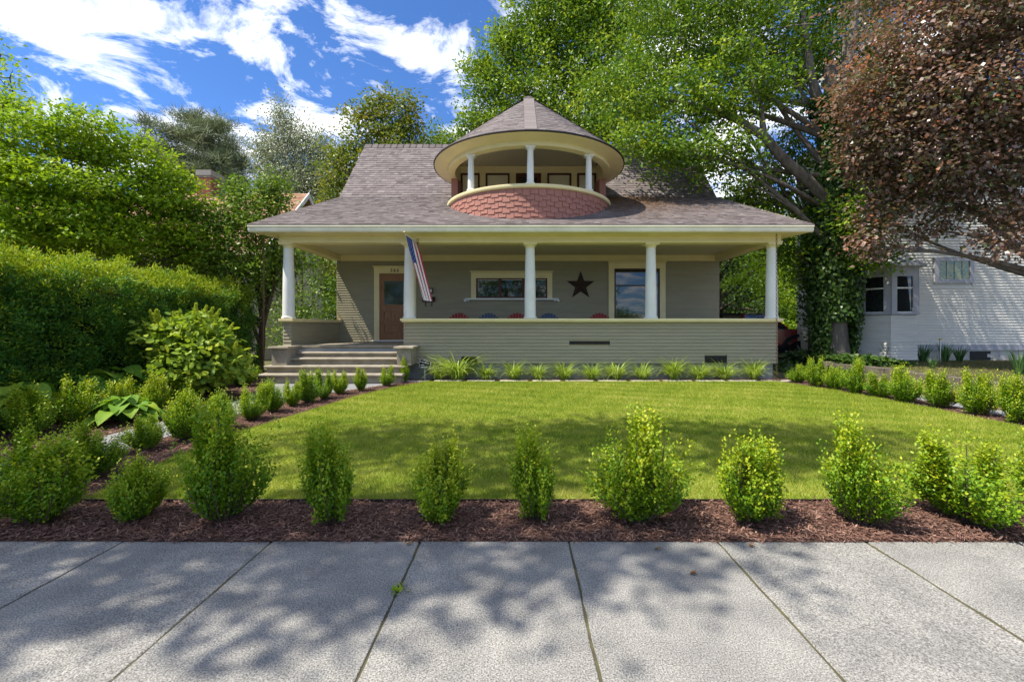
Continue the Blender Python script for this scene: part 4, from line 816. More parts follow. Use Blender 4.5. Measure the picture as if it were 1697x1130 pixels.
# shrubs between hedge and porch
cl = [C_(345, 375, 12.9, 55, 40), C_(420, 360, 13.1, 55, 55), C_(395, 430, 12.9, 60, 45), C_(455, 330, 13.3, 30, 40), C_(470, 420, 13.2, 38, 50), C_(300, 400, 12.8, 45, 28), C_(455, 300, 13.3, 16, 22), C_(390, 320, 13.2, 26, 26), C_(440, 470, 13.1, 36, 34), C_(330, 440, 12.9, 60, 30), C_(255, 428, 12.9, 60, 24)]
tree('lilac_shrub', 'tall many stemmed green shrub between the hedge and the porch', 'shrub', (-7.5, 13.0, .1), (-7.45, 13.1, 2.1), cl, LM['lilac'], M['bark'], .12, dens=19, per=18, size=.10, asp=.6, spread=.16, shell=.3, rr=.5, twigs=6, seed=23)
tree('side_shrub', 'dense dark green shrub seen through the left porch opening', 'shrub', (-8.6, 17.5, .1), (-8.5, 17.5, 1.4), [C_(520, 500, 17.4, 50, 50), C_(545, 455, 17.8, 35, 45), C_(480, 540, 17, 45, 40), C_(560, 530, 17.8, 30, 40), C_(500, 420, 18, 40, 40)], LM['lilac'], M['bark'], .11, dens=10, per=14, size=.11, asp=.55, spread=.17, shell=.4, seed=24)
# pine, birch, maple with keys
def lay(cx, Y, tab): return [C_(cx+o, y, Y, r, h) for y, o, r, h in tab]
tree('pine_tree', 'grey green pine behind the left house chimney', 'tree', (-22.5, 33, .1), (-22.4, 33, 15), lay(335, 33, [(198, -18, 28, 14), (212, 25, 30, 14), (222, -48, 34, 15), (232, 4, 45, 16), (250, 36, 36, 16), (252, -66, 36, 15), (272, 54, 30, 15), (270, -20, 50, 18), (292, 14, 52, 18), (300, 60, 26, 14), (300, -50, 40, 20), (330, 0, 60, 20), (205, -90, 14, 10), (240, -95, 18, 10)]), LM['pine'], M['bark'], .34, dens=2.6, per=60, size=.42, asp=.11, spread=.27, flat=.5, shell=.2, rr=.3, twigs=6, seed=25, kind='tri', up=.2, sag=-.5, rag=.35, holes=.30)
tree('birch_tree', 'pale weeping birch standing left of the roof', 'tree', (-13.8, 28, .1), (-13.6, 28, 12), lay(492, 28, [(205, -22, 22, 26), (235, 5, 40, 26), (245, -42, 36, 30), (250, 46, 30, 26), (285, -20, 52, 34), (290, 38, 38, 34), (320, 0, 60, 34), (340, -40, 36, 34), (185, -32, 10, 14), (350, 30, 50, 40)]), LM['birch'], M['barkw'], .24, dens=8.5, per=20, size=.15, asp=.5, spread=.25, flat=1.7, shell=.35, rr=.3, twigs=6, seed=26, sag=.9, rag=.22)
tree('maple_tree', 'green maple with hanging seed clusters behind the left roof slope', 'tree', (-6.8, 23.5, .1), (-6.8, 23.5, 9.5), lay(635, 23.5, [(165, 0, 24, 22), (175, 42, 22, 20), (190, -42, 24, 20), (205, 10, 42, 26), (215, 48, 24, 20), (235, -30, 40, 26), (245, 30, 50, 26), (270, -65, 36, 30), (300, -55, 50, 34), (330, -70, 40, 30), (290, 20, 70, 40), (180, -20, 16, 22)]), LM['seed'], M['bark'], .25, dens=6.5, per=18, size=.17, asp=.6, spread=.24, shell=.35, rr=.35, twigs=6, seed=27, rag=.2, holes=.18)
tree('fir_tree', 'narrow tree top showing between the roof ridge and turret', 'tree', (-5.4, 31, .1), (-5.4, 31, 11), [C_(722, 222, 31, 12, 22), C_(735, 240, 31, 24, 16), C_(705, 245, 31, 22, 14), C_(725, 270, 31, 40, 24)], LM['lilac'], M['bark'], .16, dens=5, per=14, size=.18, spread=.24, seed=28)
# big trees behind the house
tree('ash_tree', 'tall bright green tree directly behind the turret roof', 'tree', (1.8, 26, .1), (1.6, 26, 11), lay(880, 25, [(30, 40, 80, 60), (80, -20, 55, 45), (115, -85, 32, 26), (140, -70, 40, 40), (165, 0, 80, 50), (205, -90, 45, 34), (95, 90, 90, 70), (30, 130, 80, 60), (190, 110, 90, 60), (225, -40, 60, 34), (-50, 60, 120, 60), (240, 60, 110, 50), (60, -40, 28, 24), (235, -130, 26, 18)]), LM['green'], M['bark'], .42, dens=4.8, per=24, size=.20, asp=.5, spread=.23, flat=.7, shell=.42, vrange=.26, rr=.32, twigs=6, seed=29, rag=.24, holes=.22)
cl = [C_(1120, 70, 16.4, 110, 70), C_(1230, 60, 15.6, 100, 70), C_(1040, 150, 16, 90, 60), C_(1115, 185, 14.7, 95, 55), C_(1215, 150, 14.7, 90, 60), C_(1060, 238, 14.0, 56, 34), C_(1130, 258, 13.9, 62, 32), C_(1200, 258, 14.2, 62, 50), C_(1310, 110, 16.6, 80, 60), C_(1395, 50, 16.8, 90, 70), C_(1440, 120, 16.6, 60, 60), C_(1270, 325, 15.6, 60, 48), C_(1310, 250, 16.6, 60, 50), C_(1230, 350, 16.2, 42, 40), C_(1300, 400, 15.4, 46, 46), C_(1180, -60, 16.4, 200, 70), C_(1400, -60, 16.4, 140, 60), C_(1460, 190, 15, 60, 70), C_(1430, 360, 13.8, 50, 40), C_(1450, 430, 13.7, 40, 26), C_(1490, 310, 14, 50, 40), C_(1335, 445, 15.6, 40, 40)]
TB = (10.3, 14.9, .34)
ivt = tree('walnut_tree', 'huge spreading tree with an ivy clad trunk right of the house', 'tree', TB, (10.15, 14.9, 10.0), cl, LM['green2'], M['barkp'], .36, dens=8.0, per=22, size=.145, asp=.48, spread=.17, flat=.7, shell=.42, vrange=.28, rr=.28, twigs=8, seed=30, rag=.22, holes=.20)
mb = MB(); pts = [W(1385, 350, 14.6), W(1345, 305, 14.5), W(1300, 265, 14.4), W(1265, 225, 14.4), W(1215, 195, 14.5), W(1150, 175, 14.6), W(1080, 160, 14.7)]
mb.tube(pts, [.20, .18, .165, .15, .12, .09, .04], 8); mb.tube([pts[3], W(1262, 180, 14.4), W(1240, 110, 14.5), W(1250, 50, 14.7)], [.10, .08, .06, .03], 6); mb.tube([W(1380, 180, 14.9), W(1410, 90, 14.9), W(1420, -10, 15)], [.17, .14, .09], 7); mb.tube([W(1385, 250, 14.9), W(1345, 130, 14.9), W(1330, 20, 15)], [.17, .14, .09], 7)
part('limb', mb, M['barkp'], ivt, 60)
# ivy on its trunk
R = np.random.default_rng(31); n = 21000; zz = .34+R.random(n)**.9*8.6; zn = (zz-.34)/8.6; az = R.uniform(0, 2*PI, n); ra = (.52+.18*np.sin(zz*1.5)+.42*np.exp(-((zz-3.3)/1.3)**2)-.14*np.exp(-((zz-.8)/.8)**2))*R.uniform(.6, 1.15, n)
bx0 = TB[0]-.1*zn; keep = ~((zz < 1.7) & (np.abs(np.sin((az-4.6)/2)) < .32)); P = np.stack([bx0+np.cos(az)*ra, TB[1]+np.sin(az)*ra, zz], 1)[keep]; dd = np.stack([np.cos(az), np.sin(az), .3+0*az], 1)[keep]; n = len(P)
iv = leafmesh('ivy', P-np.array(TB), np.array([0, 0, -1])+R.normal(0, .5, (n, 3)), dd+R.normal(0, .45, (n, 3)), R.uniform(.08, .16, n), R.uniform(.07, .13, n), R.normal(.45, .2, n), LM['ivy'], 'diamond')
iv_t = tag(wrap('ivy', iv, None, TB), 'dark ivy climbing the big trunk right of the house', 'ivy')
# ivy mat on the ground at its foot
n = 11000; X = R.uniform(7.9, 11.0, n); Y = R.uniform(12.6, 16.5, n); gz = np.where(X > 9.45, .36, .12)
me = leafmesh('ground_ivy', np.stack([X, Y, gz+R.random(n)*.26*np.exp(-((X-10.0)/1.0)**2)], 1), R.normal(0, 1, (n, 3))*np.array([1, 1, .3]), np.array([0, -.3, 1])+R.normal(0, .45, (n, 3)), R.uniform(.08, .15, n), R.uniform(.07, .12, n), R.normal(.4, .2, n), LM['ivy'])
tag(wrap('ground_ivy', me, None, (0, 0, 0)), 'ivy ground cover around the foot of the big tree', 'ivy', kind='stuff')
# copper maple on the right
cl = [C_(1560, 70, 11.5, 130, 75), C_(1650, 30, 11, 120, 80), C_(1500, 150, 11.8, 95, 60), C_(1600, 180, 11.2, 120, 60), C_(1480, 240, 12, 75, 45), C_(1560, 270, 11.6, 80, 42), C_(1690, 150, 10.8, 100, 80), C_(1670, 270, 11, 80, 50), C_(1520, 330, 12, 52, 34), C_(1470, 300, 12.4, 44, 44), C_(1680, 350, 11, 55, 34), C_(1660, 400, 10.8, 42, 24), C_(1460, 360, 12.4, 34, 34), C_(1600, -60, 11.5, 160, 70), C_(1760, 200, 11, 90, 160), C_(1580, 335, 11.8, 40, 20), C_(1425, 175, 12.2, 50, 50), C_(1440, 250, 12.3, 45, 40), C_(1445, 410, 12.4, 30, 26), C_(1540, 380, 12, 30, 20)]
tree('copper_maple', 'copper purple leaved maple filling the upper right corner', 'tree', (14.2, 11.6, .36), (14.0, 11.6, 4.5), cl, LM['copper'], M['barkp'], .3, dens=12, per=18, size=.115, asp=.75, spread=.2, flat=.5, shell=.4, rr=.3, twigs=6, seed=33, rag=.2, holes=.20, up=.8, sag=.3, vrange=.2)
# trees behind the right of the porch and along the back
tree('back_tree', 'sunlit green tree seen past the right porch column', 'tree', (11.6, 30, .1), (13.5, 30, 3.6), [C_(1225, 440, 29, 40, 42), C_(1275, 425, 29, 44, 40), C_(1300, 480, 28, 36, 34), C_(1250, 490, 29, 30, 26), C_(1340, 440, 29, 50, 50), C_(1210, 380, 30, 60, 40), C_(1300, 370, 30, 60, 40)], LM['dogwood'], M['bark'], .3, dens=5, per=14, size=.18, asp=.55, spread=.26, seed=34, rr=.4, holes=.25)
tree('dark_tree', 'dark leaning trunk tree beside the back corner of the porch', 'tree', (7.9, 19.8, .1), (8.6, 20.5, 3.8), [C_(1205, 420, 20, 24, 40), C_(1215, 500, 19.8, 20, 30), C_(1260, 515, 22, 34, 14), C_(1240, 380, 20.5, 34, 30)], LM['ivy'], M['bark'], .28, dens=9, per=14, size=.14, asp=.6, spread=.18, seed=35, rr=.6)
tree('corner_shrub', 'dark shrub between the ivy trunk and the parked red vehicle', 'shrub', (10.05, 15.75, .34), (10.05, 15.75, 1.4), [C_(1350, 510, 15.7, 20, 40), C_(1352, 440, 15.7, 24, 46), C_(1362, 370, 15.6, 26, 40), C_(1366, 550, 15.7, 22, 26)], LM['ivy'], M['bark'], .07, dens=16, per=16, size=.12, asp=.7, spread=.13, seed=36)
def far(px, py_top, Y, wpx, label, m=LM['lilac'], seed=40):
    k = Y/FPX; c = W(px, 0, Y); top = CAMZ+(CY-py_top)*k; h = top; r = wpx*k
    cl = [(c.x+o*r, Y+q*r*.5, h*f, r*a, r*a*.8, h*b) for o, q, f, a, b in ((0, 0, .78, .55, .22), (-.5, .3, .55, .55, .22), (.5, -.2, .55, .55, .24), (0, -.3, .4, .7, .25), (.1, .5, .6, .6, .25), (-.25, -.3, .25, .6, .2), (.4, .2, .25, .55, .2))]
    return tree('background_tree', label, 'tree', (c.x, Y, .05), (c.x, Y, h*.45), cl, m, M['bark'], .3, dens=2.2, per=12, size=.30, asp=.6, spread=.42, seed=seed, twigs=2, group='background trees', holes=.12)
far(1130, 380, 44, 100, 'distant green tree behind the middle right of the house', seed=41); far(1380, 330, 46, 110, 'distant green tree behind the ivy clad trunk', LM['green'], 42)
far(1230, 300, 50, 90, 'distant green tree behind the right end of the porch', LM['green'], 43); far(560, 380, 44, 90, 'distant green tree behind the left end of the porch', seed=44)
far(60, 320, 42, 120, 'distant green tree behind the tan roofed house', seed=45); far(1600, 300, 44, 130, 'distant green tree behind the white house', seed=46)
far(1285, 470, 42, 60, 'low distant tree beside the red vehicle', LM['dogwood'], 48); far(1345, 455, 40, 60, 'low distant tree right of the red vehicle', LM['green'], 49)
far(420, 370, 48, 70, 'distant green tree below the weeping birch', seed=47)
for i, (x, y, h, r, lab) in enumerate(((-13, -20, 10, 6, 'street tree across the road opposite the front door'), (-1.5, -20, 11, 6, 'street tree across the road opposite the house centre'), (8.0, -19, 8.5, 2.6, 'slim street tree across the road right of the camera'), (14, -42, 4.2, 7, 'low distant tree far behind the camera'), (27, -24, 10, 7, 'street tree across the road far right'))):
    cl = [(x+o*r, y+q*r*.5, h*f, r*a, r*a*.8, h*b) for o, q, f, a, b in ((0, 0, .78, .5, .2), (-.45, .3, .6, .45, .2), (.45, -.2, .6, .45, .2), (0, -.3, .48, .6, .18))]
    tree('street_tree', lab, 'tree', (x, y, -.03), (x, y, h*.5), cl, LM['green'], M['bark'], .25, dens=2.5, per=12, size=.26, spread=.34, seed=50+i, twigs=2, group='trees across the road')
# street tree whose crown hangs over the sidewalk, above the frame
cl = [(-8.2, 1.05, 9.6, 1.9, .95, .8), (-6.4, 1.55, 9.9, 1.6, .8, .8), (-6.8, 3.75, 10.4, 2.0, 1.0, .8), (-4.2, 4.05, 10.6, 2.0, 1.0, .8), (-1.9, 3.85, 10.6, 1.5, .8, .7), (-7.9, 0.3, 9.4, .8, .4, .5), (-9.6, 2.75, 9.6, 1.6, 1.2, .9), (-4.6, 1.05, 10.0, 1.0, .5, .6), (-2.6, 3.05, 10.6, 1.5, .5, .5), (-5.2, 2.65, 10.2, 1.3, .5, .6), (-6.0, 0.85, 9.6, 1.0, .5, .6)]
tree('shade_tree', 'tall street tree overhanging the sidewalk on the left', 'tree', (-10.2, .9, -.02), (-9.4, 1.8, 7.2), cl, LM['green'], M['bark'], .24, dens=8, per=14, size=.16, asp=.6, spread=.22, seed=60, rr=.35, twigs=4, shell=.2, holes=.16)
# ---- hedge
R = np.random.default_rng(70); hx0, hx1, hy0, hy1, hz = -7.4, -8.7, 3.0, 12.7, 2.58
def hsurf(n, face):
    y = R.uniform(hy0, hy1, n); b = lambda y, z: .12*np.sin(y*2.1+z*1.3)+.10*np.sin(y*4.7-z*3.1)+.07*np.sin(y*9+z*7)
    if face == 'f': z = R.uniform(.10, hz-.22, n); x = hx0+b(y, z)-.18*np.clip((.5-z)/.5, 0, 1)-.20*np.clip((z-2.2)/.4, 0, 1)**2; nn = np.stack([np.ones(n), 0*y, .25+0*y], 1)
    elif face == 't': x = R.uniform(hx1, hx0, n); z = hz+.05+.06*np.sin(y*3.1)+.05*np.sin(y*8+x*5)-.30*np.clip((x-hx0+.5)/.5, 0, 1)**1.6; nn = np.stack([.35+0*y, 0*y, np.ones(n)], 1)
    else: y = np.full(n, hy1)+.05*R.normal(size=n); x = R.uniform(hx1, hx0, n); z = R.uniform(.1, hz, n); nn = np.stack([0*y, np.ones(n)*(1 if face == 'e' else -1), .2+0*y], 1)
    if face == 'n': y = np.full(n, hy0)
    return np.stack([x, y, z], 1), nn
Ps, Ns, Vs = [], [], []
for f, k in (('f', 4200), ('t', 2600), ('e', 400), ('n', 400)):
    c, nn = hsurf(k, f); c = c-nn*np.abs(R.normal(0, .17, k))[:, None]+nn*np.where(R.random(k) < .20, .12, 0)[:, None]; per = 24
    off = R.normal(0, .048, (k*per, 3)); Ps.append(np.repeat(c, per, 0)+off); Ns.append(np.repeat(nn, per, 0)+R.normal(0, .6, (k*per, 3))); Vs.append(np.repeat(R.normal(0, .20, k)+(.46 if f == 't' else 0), per)+R.normal(.38, .14, k*per)+.12*np.clip((Ps[-1][:, 2]-1.7)/.6, 0, 1))  # upper sprays lighter: young yellow tips, plus sunlit brightness put into the colour
P = np.concatenate(Ps); N = np.concatenate(Ns); V = np.concatenate(Vs); n = len(P); A = N*.55+unit(n)*.8+np.array([0, 0, .3]); N2 = unit(n)+np.array([0, 0, .5]); P[:, 2] = np.maximum(P[:, 2], .06)
hg = tag(empty('yew_hedge', (-8.05, 7.85, .05)), 'tall clipped dark green yew hedge along the left side', 'hedge')
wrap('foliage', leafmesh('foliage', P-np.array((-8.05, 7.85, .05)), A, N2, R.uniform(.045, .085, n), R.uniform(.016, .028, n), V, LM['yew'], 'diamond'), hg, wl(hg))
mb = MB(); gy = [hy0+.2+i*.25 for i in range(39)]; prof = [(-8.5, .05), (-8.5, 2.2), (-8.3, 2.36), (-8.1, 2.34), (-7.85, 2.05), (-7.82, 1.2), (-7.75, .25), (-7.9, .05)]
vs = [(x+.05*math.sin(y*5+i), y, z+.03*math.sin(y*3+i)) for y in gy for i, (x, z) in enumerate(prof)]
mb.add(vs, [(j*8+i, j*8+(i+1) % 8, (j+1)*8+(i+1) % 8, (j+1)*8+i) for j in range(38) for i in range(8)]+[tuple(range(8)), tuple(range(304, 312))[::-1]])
part('dark_core', mb, mat('hedge inside', (.012, .022, .008), (.02, .018, .01), 12, .95, .8, 30), hg)  # solid dark core added to block see-through, inner shade put into its colour
# ---- oakleaf shrub with flower spikes
R = np.random.default_rng(80); g = G(322, 662); t = tag(empty('oakleaf_hydrangea', g), 'large yellow green oakleaf shrub with flower spikes before the hedge', 'shrub')
cl = [(g.x+a*.92, g.y+b, g.z+c*1.28, r*.90, r*.9, h*1.2) for a, b, c, r, h in ((-.35, 0, .75, .5, .42), (.30, .0, .70, .52, .38), (0, .1, .98, .46, .30), (.65, .1, .52, .36, .28), (-.6, -.1, .98, .3, .2), (0, -.2, .45, .6, .3))]
me, SC = crown(cl, 46, LM['hyd'], 7, .13, .62, .07, loc=g, flat=.5, shell=.62, up=.8, kind='hex', rag=.10); wrap('crown', me, t, g)
mb = MB(); limbs(mb, g, g+Vector((0, 0, .2)), cl, SC, .03, .7, 5, 80); part('trunk', mb, M['bark'], t)
for k in range(22):
    q = cl[k % 5]; a = R.uniform(0, 2*PI); r = R.uniform(.1, .85); p = Vector((q[0]+math.cos(a)*q[3]*r, q[1]+math.sin(a)*q[4]*r, q[2]+q[5]*math.sqrt(1-r*r*.9)*.95)); d = Vector((math.cos(a)*r*.7, math.sin(a)*r*.7, 1)).normalized(); n = 260
    u = R.random(n); rad_ = (.045*(1-u)+.008)[:, None]; P = np.array(p)+np.array(d)*(u*.24)[:, None]+unit(n)*rad_
    wrap('flower_spike', leafmesh('flower_spike', P-np.array(p), unit(n), unit(n), .026, .02, R.normal(.85, .1, n), LM['hyd'], 'diamond'), t, p)
# ================================================================== NEIGHBOURS
nh = tag(empty('neighbour_house', (15.5, 15, .36)), 'white weathered clapboard house with bay window at the right', 'house')
YN = 15.0; nx0 = (1418-CX)*YN/FPX
def nxp(p): return (p-CX)*YN/FPX
def nzp(p): return CAMZ-(p-CY)*YN/FPX
box('wall', nx0+.01, 22, YN, YN+3.2, .40, 8.2, M['nsiding'], nh)
sgw = box('side_wall', nx0, 22, YN-.015, YN-.001, nzp(572), 8.2, M['nsiding'], nh)
wa, wb_ = nxp(1543), nxp(1610); siding(sgw, (nx0, YN-.0155, 0), (1, 0, 0), (0, -1, 0), 22-nx0, nzp(571), 8.0, .0925, M['nsiding'], [(wa-nx0, wb_-nx0, nzp(470), nzp(427))], .026)
box('corner_board', nx0-.03, nx0+.11, YN-.06, YN-.036, nzp(573), 8.0, M['ntrim'], nh)
box('water_table', nx0-.05, 22, YN-.07, YN-.0005, nzp(580), nzp(571.5), M['ntrim'], nh)
fnd = box('foundation', nx0, 22, YN-.02, YN+.1, .33, nzp(580.5), M['nfound'], nh)
for r in range(3):
    for c in range(26):
        xa = nx0+c*.41+(r % 2)*.2; z0 = .355+r*.115
        if nxp(1446) < xa+.2 < nxp(1462) or nxp(1602) < xa+.2 < nxp(1640): continue
        if z0+.11 < nzp(580.5): box('block', xa+.006, xa+.404, YN-.035, YN-.0205, z0, z0+.108, M['nfound'], fnd)
for a, b in ((1444, 1463), (1606, 1640)): box('crawl_opening', nxp(a), nxp(b), YN-.034, YN-.0205, .37, nzp(582), M['black'], fnd)
mb = MB().prism([(nx0-.5, YN-.5, 8.1), (22.5, YN-.5, 8.1), (22.5, YN+3.5, 10.6), (nx0-.5, YN+3.5, 10.6)], (0, 0, .12)); part('roof', mb, M['roofdeck'], nh)
# stained glass window
sw_ = box('stained_window', nxp(1554), nxp(1604), YN-.045, YN-.0005, nzp(463), nzp(433), M['stained'], nh)
for a, b, c, d in ((1546, 1611, 433, 428), (1546, 1611, 470, 463), (1546, 1553.5, 462.9, 433.1), (1604.5, 1611, 462.9, 433.1)): box('frame', nxp(a), nxp(b), YN-.075, YN-.0008, nzp(c), nzp(d), M['ntrim'], sw_)
for x in (1566, 1579, 1592): box('lead_strip', nxp(x)-.008, nxp(x)+.008, YN-.05, YN-.0455, nzp(463), nzp(433), M['black'], sw_)
# bay window
by = YN-.75; b0, b1, b2 = nxp(1424), (1476-CX)*by/FPX, (1520-CX)*by/FPX; b3 = b2+.35
bay = empty('bay_window', ((b0+b2)/2, by, .36)); bay.parent = nh; bay.location = WL[bay.name]-wl(nh)
zb0_, zb1_ = .36, 1.5+98*by/FPX
plan = [Vector((b0, YN-.02, 0)), Vector((b1, by, 0)), Vector((b2, by, 0)), Vector((b3, YN-.02, 0))]
part('core', MB().prism([p+Vector((0, .05, zb0_+.05)) for p in plan], (0, 0, zb1_-zb0_-.06)), M['nsiding'], bay)
zs = 1.5+22*by/FPX; zh = 1.5+82*by/FPX
for p, q in zip(plan, plan[1:]):
    u = (q-p).normalized(); n_ = Vector((u.y, -u.x, 0)); Lq = (q-p).length
    siding(bay, (p.x, p.y, 0), u, n_, Lq, zb0_+.08, zs-.06, .0925, M['nsiding'], (), .024)
    def slabq(nm, a, b, z0, z1, d0, d1, m):
        part(nm, MB().prism([p+u*a+n_*d0+Vector((0, 0, z0)), p+u*b+n_*d0+Vector((0, 0, z0)), p+u*b+n_*d1+Vector((0, 0, z0)), p+u*a+n_*d1+Vector((0, 0, z0))], (0, 0, z1-z0)), m, bay)
    slabq('sill', -.02, Lq+.02, zs-.058, zs, .0, .07, M['ntrim']); slabq('frieze', 0, Lq, zh+.002, zb1_, .0, .045, M['ntrim'])
    ps = min(.17, Lq*.2)
    for a in (0, Lq-ps): slabq('post', a, a+ps, zs+.001, zh, .0, .05, M['ntrim'])
    slabq('pane', ps+.002, Lq-ps-.002, zs+.03, zh-.002, .0, .012, M['glass'])
    slabq('meeting_rail', ps+.002, Lq-ps-.002, (zs+zh)/2+.18, (zs+zh)/2+.225, .0125, .035, M['white'])
    slabq('bottom_rail', ps+.002, Lq-ps-.002, zs+.001, zs+.029, .0, .035, M['white'])
mb = MB(); off = [Vector((b0-.22, YN-.02, zb1_)), Vector((b1-.1, by-.22, zb1_)), Vector((b2+.12, by-.22, zb1_)), Vector((b3+.22, YN-.02, zb1_))]
mb.prism(off, (0, 0, .07)); tp = [Vector((b0+.35, YN-.02, zb1_+.42)), Vector((b1+.1, YN-.12, zb1_+.42)), Vector((b2-.1, YN-.12, zb1_+.42)), Vector((b3-.3, YN-.02, zb1_+.42))]
mb.add([p+Vector((0, 0, .071)) for p in off]+tp, [(0, 1, 5, 4), (1, 2, 6, 5), (2, 3, 7, 6), (4, 5, 6, 7)]); part('bay_roof', mb, M['ntrim'], bay)
# stake with yellow marker, block wall
s = (1558-CX)*14.1/FPX; t = tag(empty('marker_stake', (s, 14.1, .35)), 'thin grey stake with a yellow top beside the irises', 'stake'); part('rod', MB().box(s-.012, s+.012, 14.088, 14.112, .33, 1.06), M['alloy'], t); part('marker', MB().box(s-.04, s+.04, 14.085, 14.115, 1.061, 1.11), M['flower'], t)
bw_ = tag(empty('block_wall', (9.4, 8.5, .08)), 'low mossy concrete block wall holding the neighbouring yard', 'wall'); y = 5.6
while y < 14: box('block', 9.28+rb.uniform(-.02, .02), 9.5, y, y+.392, -.02+.0, .40+rb.uniform(-.015, .015), M['block'], bw_); y += .40
# left house
lh = tag(empty('tan_roofed_house', (-16, 21, .05)), 'house with tan shingle roof and brick chimney behind the left trees', 'house')
box('wall', -23.5, -10.4, 17.9, 24.1, .02, 4.6, M['ntan'], lh)
rf = MB(); rdx = -9.75; e0, e1, er = (17.3, 4.35), (24.7, 4.35), (21.0, 7.6)
rf.prism([(-24, e0[0], e0[1]), (-24, er[0], er[1]), (-24, e1[0], e1[1]), (-24, e1[0]-.1, e1[1]-.12), (-24, er[0], er[1]-.16), (-24, e0[0]+.1, e0[1]-.12)], (24+rdx-.02, 0, 0))
rfo = part('roof', rf, M['nroof'], lh); sh = MB(); sl_ = (er[1]-e0[1])/(er[0]-e0[0]); y = e0[0]-.02; rr_ = random.Random(4)
while y < er[0]-.05:
    x = -19
    while x < rdx-.05:
        w_ = rr_.choice((.25, .33, .4)); z = e0[1]+(y-e0[0])*sl_; sh.add([(x, y, z+.004), (min(x+w_-.004, rdx), y, z+.004), (min(x+w_-.004, rdx), y-.01, z+.03), (x, y-.01, z+.03), (min(x+w_-.004, rdx), y+.13, z+.13*sl_+.006), (x, y+.13, z+.13*sl_+.006)], [(0, 1, 2, 3), (3, 2, 4, 5)], 0, rr_.random()); x += w_
    y += .105
tag(part('shingles', sh, attr_mat('tan roof shingle', [(.27, .15, .095), (.36, .21, .135), (.45, .28, .19)], .9, .15), rfo), kind='stuff')
part('gable_wall', MB().prism([(-10.42, 17.95, 4.6), (-10.42, 24.05, 4.6), (-10.42, 21, 7.3)], (.02, 0, 0)), M['ntan'], lh)
for yy, zz in ((e0[0], e0[1]), (e1[0], e1[1])): part('rake_board', MB().prism([(rdx-.02, yy, zz-.18), (rdx-.02, 21, er[1]-.2), (rdx-.02, 21, er[1]+.03), (rdx-.02, yy, zz+.03)], (.05, 0, 0)), M['white'], lh)
box('gutter', -24, rdx, 17.2, 17.31, 4.20, 4.34, M['cream'], lh)
ca, cbx = (326-CX)*20.6/FPX, (349-CX)*20.6/FPX; cy0, cy1 = 20.6, 21.5; cz0, cz1 = 6.6, 8.55
ch = box('chimney', ca+.012, cbx-.012, cy0+.012, cy1-.012, cz0, cz1-.06, M['mortar'], lh)
for r in range(int((cz1-.25-cz0)/.078)):
    z = cz0+r*.078; o_ = .11 if r % 2 else 0; x = ca-o_
    while x < cbx-.02:
        a, b = max(x, ca), min(x+.21, cbx)
        if b-a > .03: box('brick', a, b, cy0, cy0+.011, z, z+.066, M['brick'], ch)
        x += .22
    y = cy0+.012-o_
    while y < cy1-.02:
        a, b = max(y, cy0+.012), min(y+.21, cy1)
        if b-a > .03: box('brick', cbx-.011, cbx, a, b, z, z+.066, M['brick'], ch)
        y += .22
box('crown', ca-.03, cbx+.03, cy0-.03, cy1+.03, cz1-.24, cz1, M['mortar'], ch)
# ---- red pickup parked behind the house
tk = tag(empty('red_truck', (0, 0, 0)), 'red off road vehicle with black fender flares parked behind the porch', 'car')
def side(prof, w, mm, nm, y0=0, smooth=None): return part(nm, MB().prism([(x, y0-w, z) for x, z in prof], (0, 2*w, 0)), mm, tk, smooth)
body = side([(-2.3, .62), (2.05, .62), (2.2, .80), (2.2, 1.06), (2.02, 1.18), (1.0, 1.26), (-2.25, 1.22), (-2.32, .9)], .86, M['carred'], 'body')
mb = MB(); lo_ = [(-2.2, 1.221), (1.0, 1.262), (.32, 1.84), (-2.05, 1.86)]; mb.add([(x, -.84+(.12 if z > 1.5 else 0), z) for x, z in lo_]+[(x, .84-(.12 if z > 1.5 else 0), z) for x, z in lo_], [(0, 1, 2, 3), (7, 6, 5, 4), (1, 5, 6, 2), (2, 6, 7, 3), (0, 3, 7, 4)])
part('cabin', mb, M['glass'], tk)
rfp = MB().add([(.36, -.74, 1.835), (-2.1, -.74, 1.86), (-2.1, .74, 1.86), (.36, .74, 1.835), (.26, -.68, 1.92), (-2.0, -.68, 1.95), (-2.0, .68, 1.95), (.26, .68, 1.92)], [(3, 2, 1, 0), (4, 5, 6, 7), (0, 1, 5, 4), (1, 2, 6, 5), (2, 3, 7, 6), (3, 0, 4, 7)]); part('roof', rfp, M['plastic'], tk)
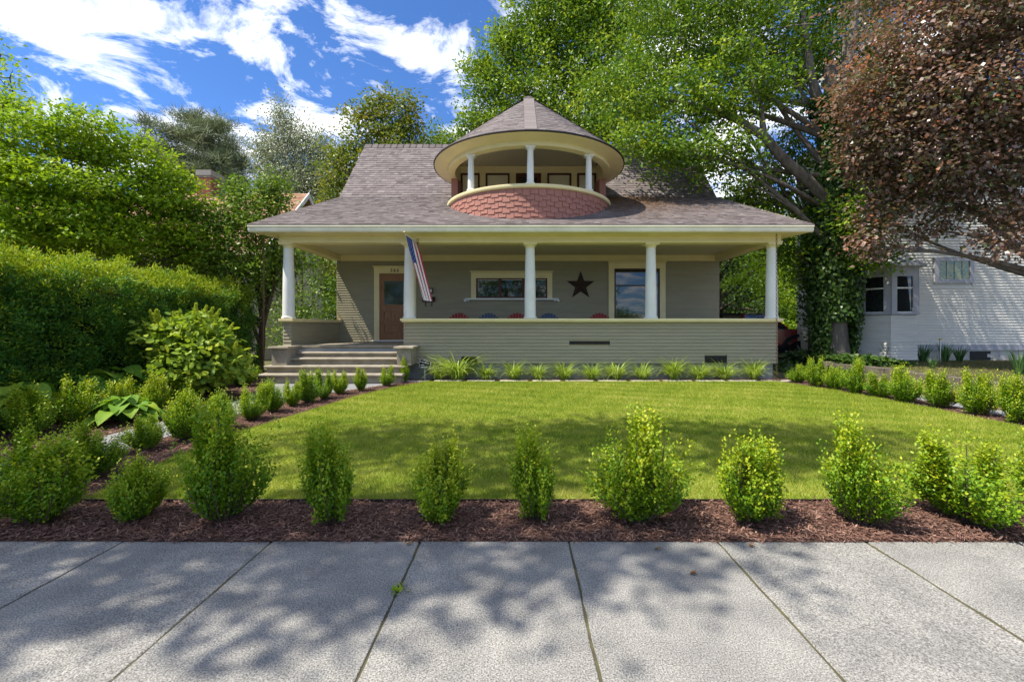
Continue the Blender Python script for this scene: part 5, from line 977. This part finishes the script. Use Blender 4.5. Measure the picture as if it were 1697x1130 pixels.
for s in (-1, 1):
    part('pillar', MB().tube([(1.02, s*.83, 1.26), (.33, s*.72, 1.85)], .05, 6), M['carred'], tk); part('pillar', MB().tube([(-.55, s*.845, 1.24), (-.6, s*.735, 1.85)], .06, 6), M['carred'], tk)
    part('side_mirror', MB().box(.68, .85, s*1.0-.1, s*1.0+.1, 1.28, 1.46), M['plastic'], tk)
    part('headlight', MB().tube([(2.18, s*.62, .98), (2.215, s*.62, .98)], .11, 14), M['lampg'], tk)
    part('side_step', MB().box(-1.0, .85, s*.93-.06, s*.93+.06, .48, .55), M['plastic'], tk)
    for wx in (1.42, -1.48):
        arc = [(wx+.62*math.cos(t_), .50+.58*math.sin(t_)) for t_ in [PI*q/10 for q in range(11)]]; arc2 = [(wx+.47*math.cos(t_), .50+.45*math.sin(t_)) for t_ in [PI*q/10 for q in range(10, -1, -1)]]
        part('fender_flare', MB().prism([(x, s*.855, z) for x, z in arc+arc2], (0, s*.13, 0)), M['plastic'], tk)
        wh = part('wheel', MB().tube([(wx, s*.93-.13, .40), (wx, s*.93+.11, .40)], .40, 22), M['tyre'], tk, 50)
        rim = MB().tube([(wx, s*1.041, .40), (wx, s*1.05, .40)], .07, 10)
        for q in range(6): a_ = q*PI/3; rim.tube([(wx, s*1.046, .40), (wx+.24*math.cos(a_), s*1.046, .40+.24*math.sin(a_))], .03, 5)
        part('rim', rim, M['alloy'], wh)
part('bumper', MB().box(2.1, 2.38, -.9, .9, .52, .79), M['plastic'], tk); part('grille', MB().box(2.195, 2.225, -.48, .48, .86, 1.06), M['plastic'], tk); part('undertray', MB().box(-2.2, 2.1, -.7, .7, .3, .615), M['plastic'], tk)
tk.rotation_euler = (0, 0, rad(-24)); tk.location = (10.2, 19.5, -.03+.14)
# small weed in the sidewalk joint, seedlings
for i, (px, py, s, lab) in enumerate(((662, 978, .10, 'small weed growing in the sidewalk joint'), (1290, 858, .10, 'tiny seedling right of the bright full boxwood'), (1075, 858, .09, 'tiny seedling at the foot of the lopsided boxwood'))):
    g = G(px, py); R = np.random.default_rng(90+i); n = 40; a = R.uniform(0, 2*PI, n); P = np.stack([R.normal(0, .018, n), R.normal(0, .03, n), R.uniform(0, .02, n)], 1)
    o = wrap('weed', leafmesh('weed', P, np.stack([np.cos(a), np.sin(a), R.uniform(.1, .9, n)], 1), unit(n)*.4+np.array([0, 0, 1]), R.uniform(.015, .035, n), .012, R.normal(.6, .15, n), LM['box'], 'hex'), None, g); tag(o, lab, 'weed')
R = np.random.default_rng(99); n = 26; X = R.uniform(-1.5, 3.2, n); Y = R.uniform(2.75, 3.14, n)
for i, (px, py, lab) in enumerate(((1240, 905, 'curled brown leaf on the sidewalk near the mulch'), (1142, 952, 'small tan leaf on the sunlit sidewalk'), (1085, 912, 'brown leaf at the mulch edge of the sidewalk'), (672, 904, 'dark twig on the sidewalk at the mulch edge'))):
    g = G(px, py); o = wrap('fallen_leaf', leafmesh('fallen_leaf', np.array([[0, 0, .008], [.006, .004, .009]]), np.array([[1, .5*i-.6, .15], [1, .2, .2]]), np.array([[0, 0, 1.], [.2, .1, 1]]), .045, .02, np.array([.3, .7]), LM['litter'], 'hex'), None, g); tag(o, lab, 'leaf')
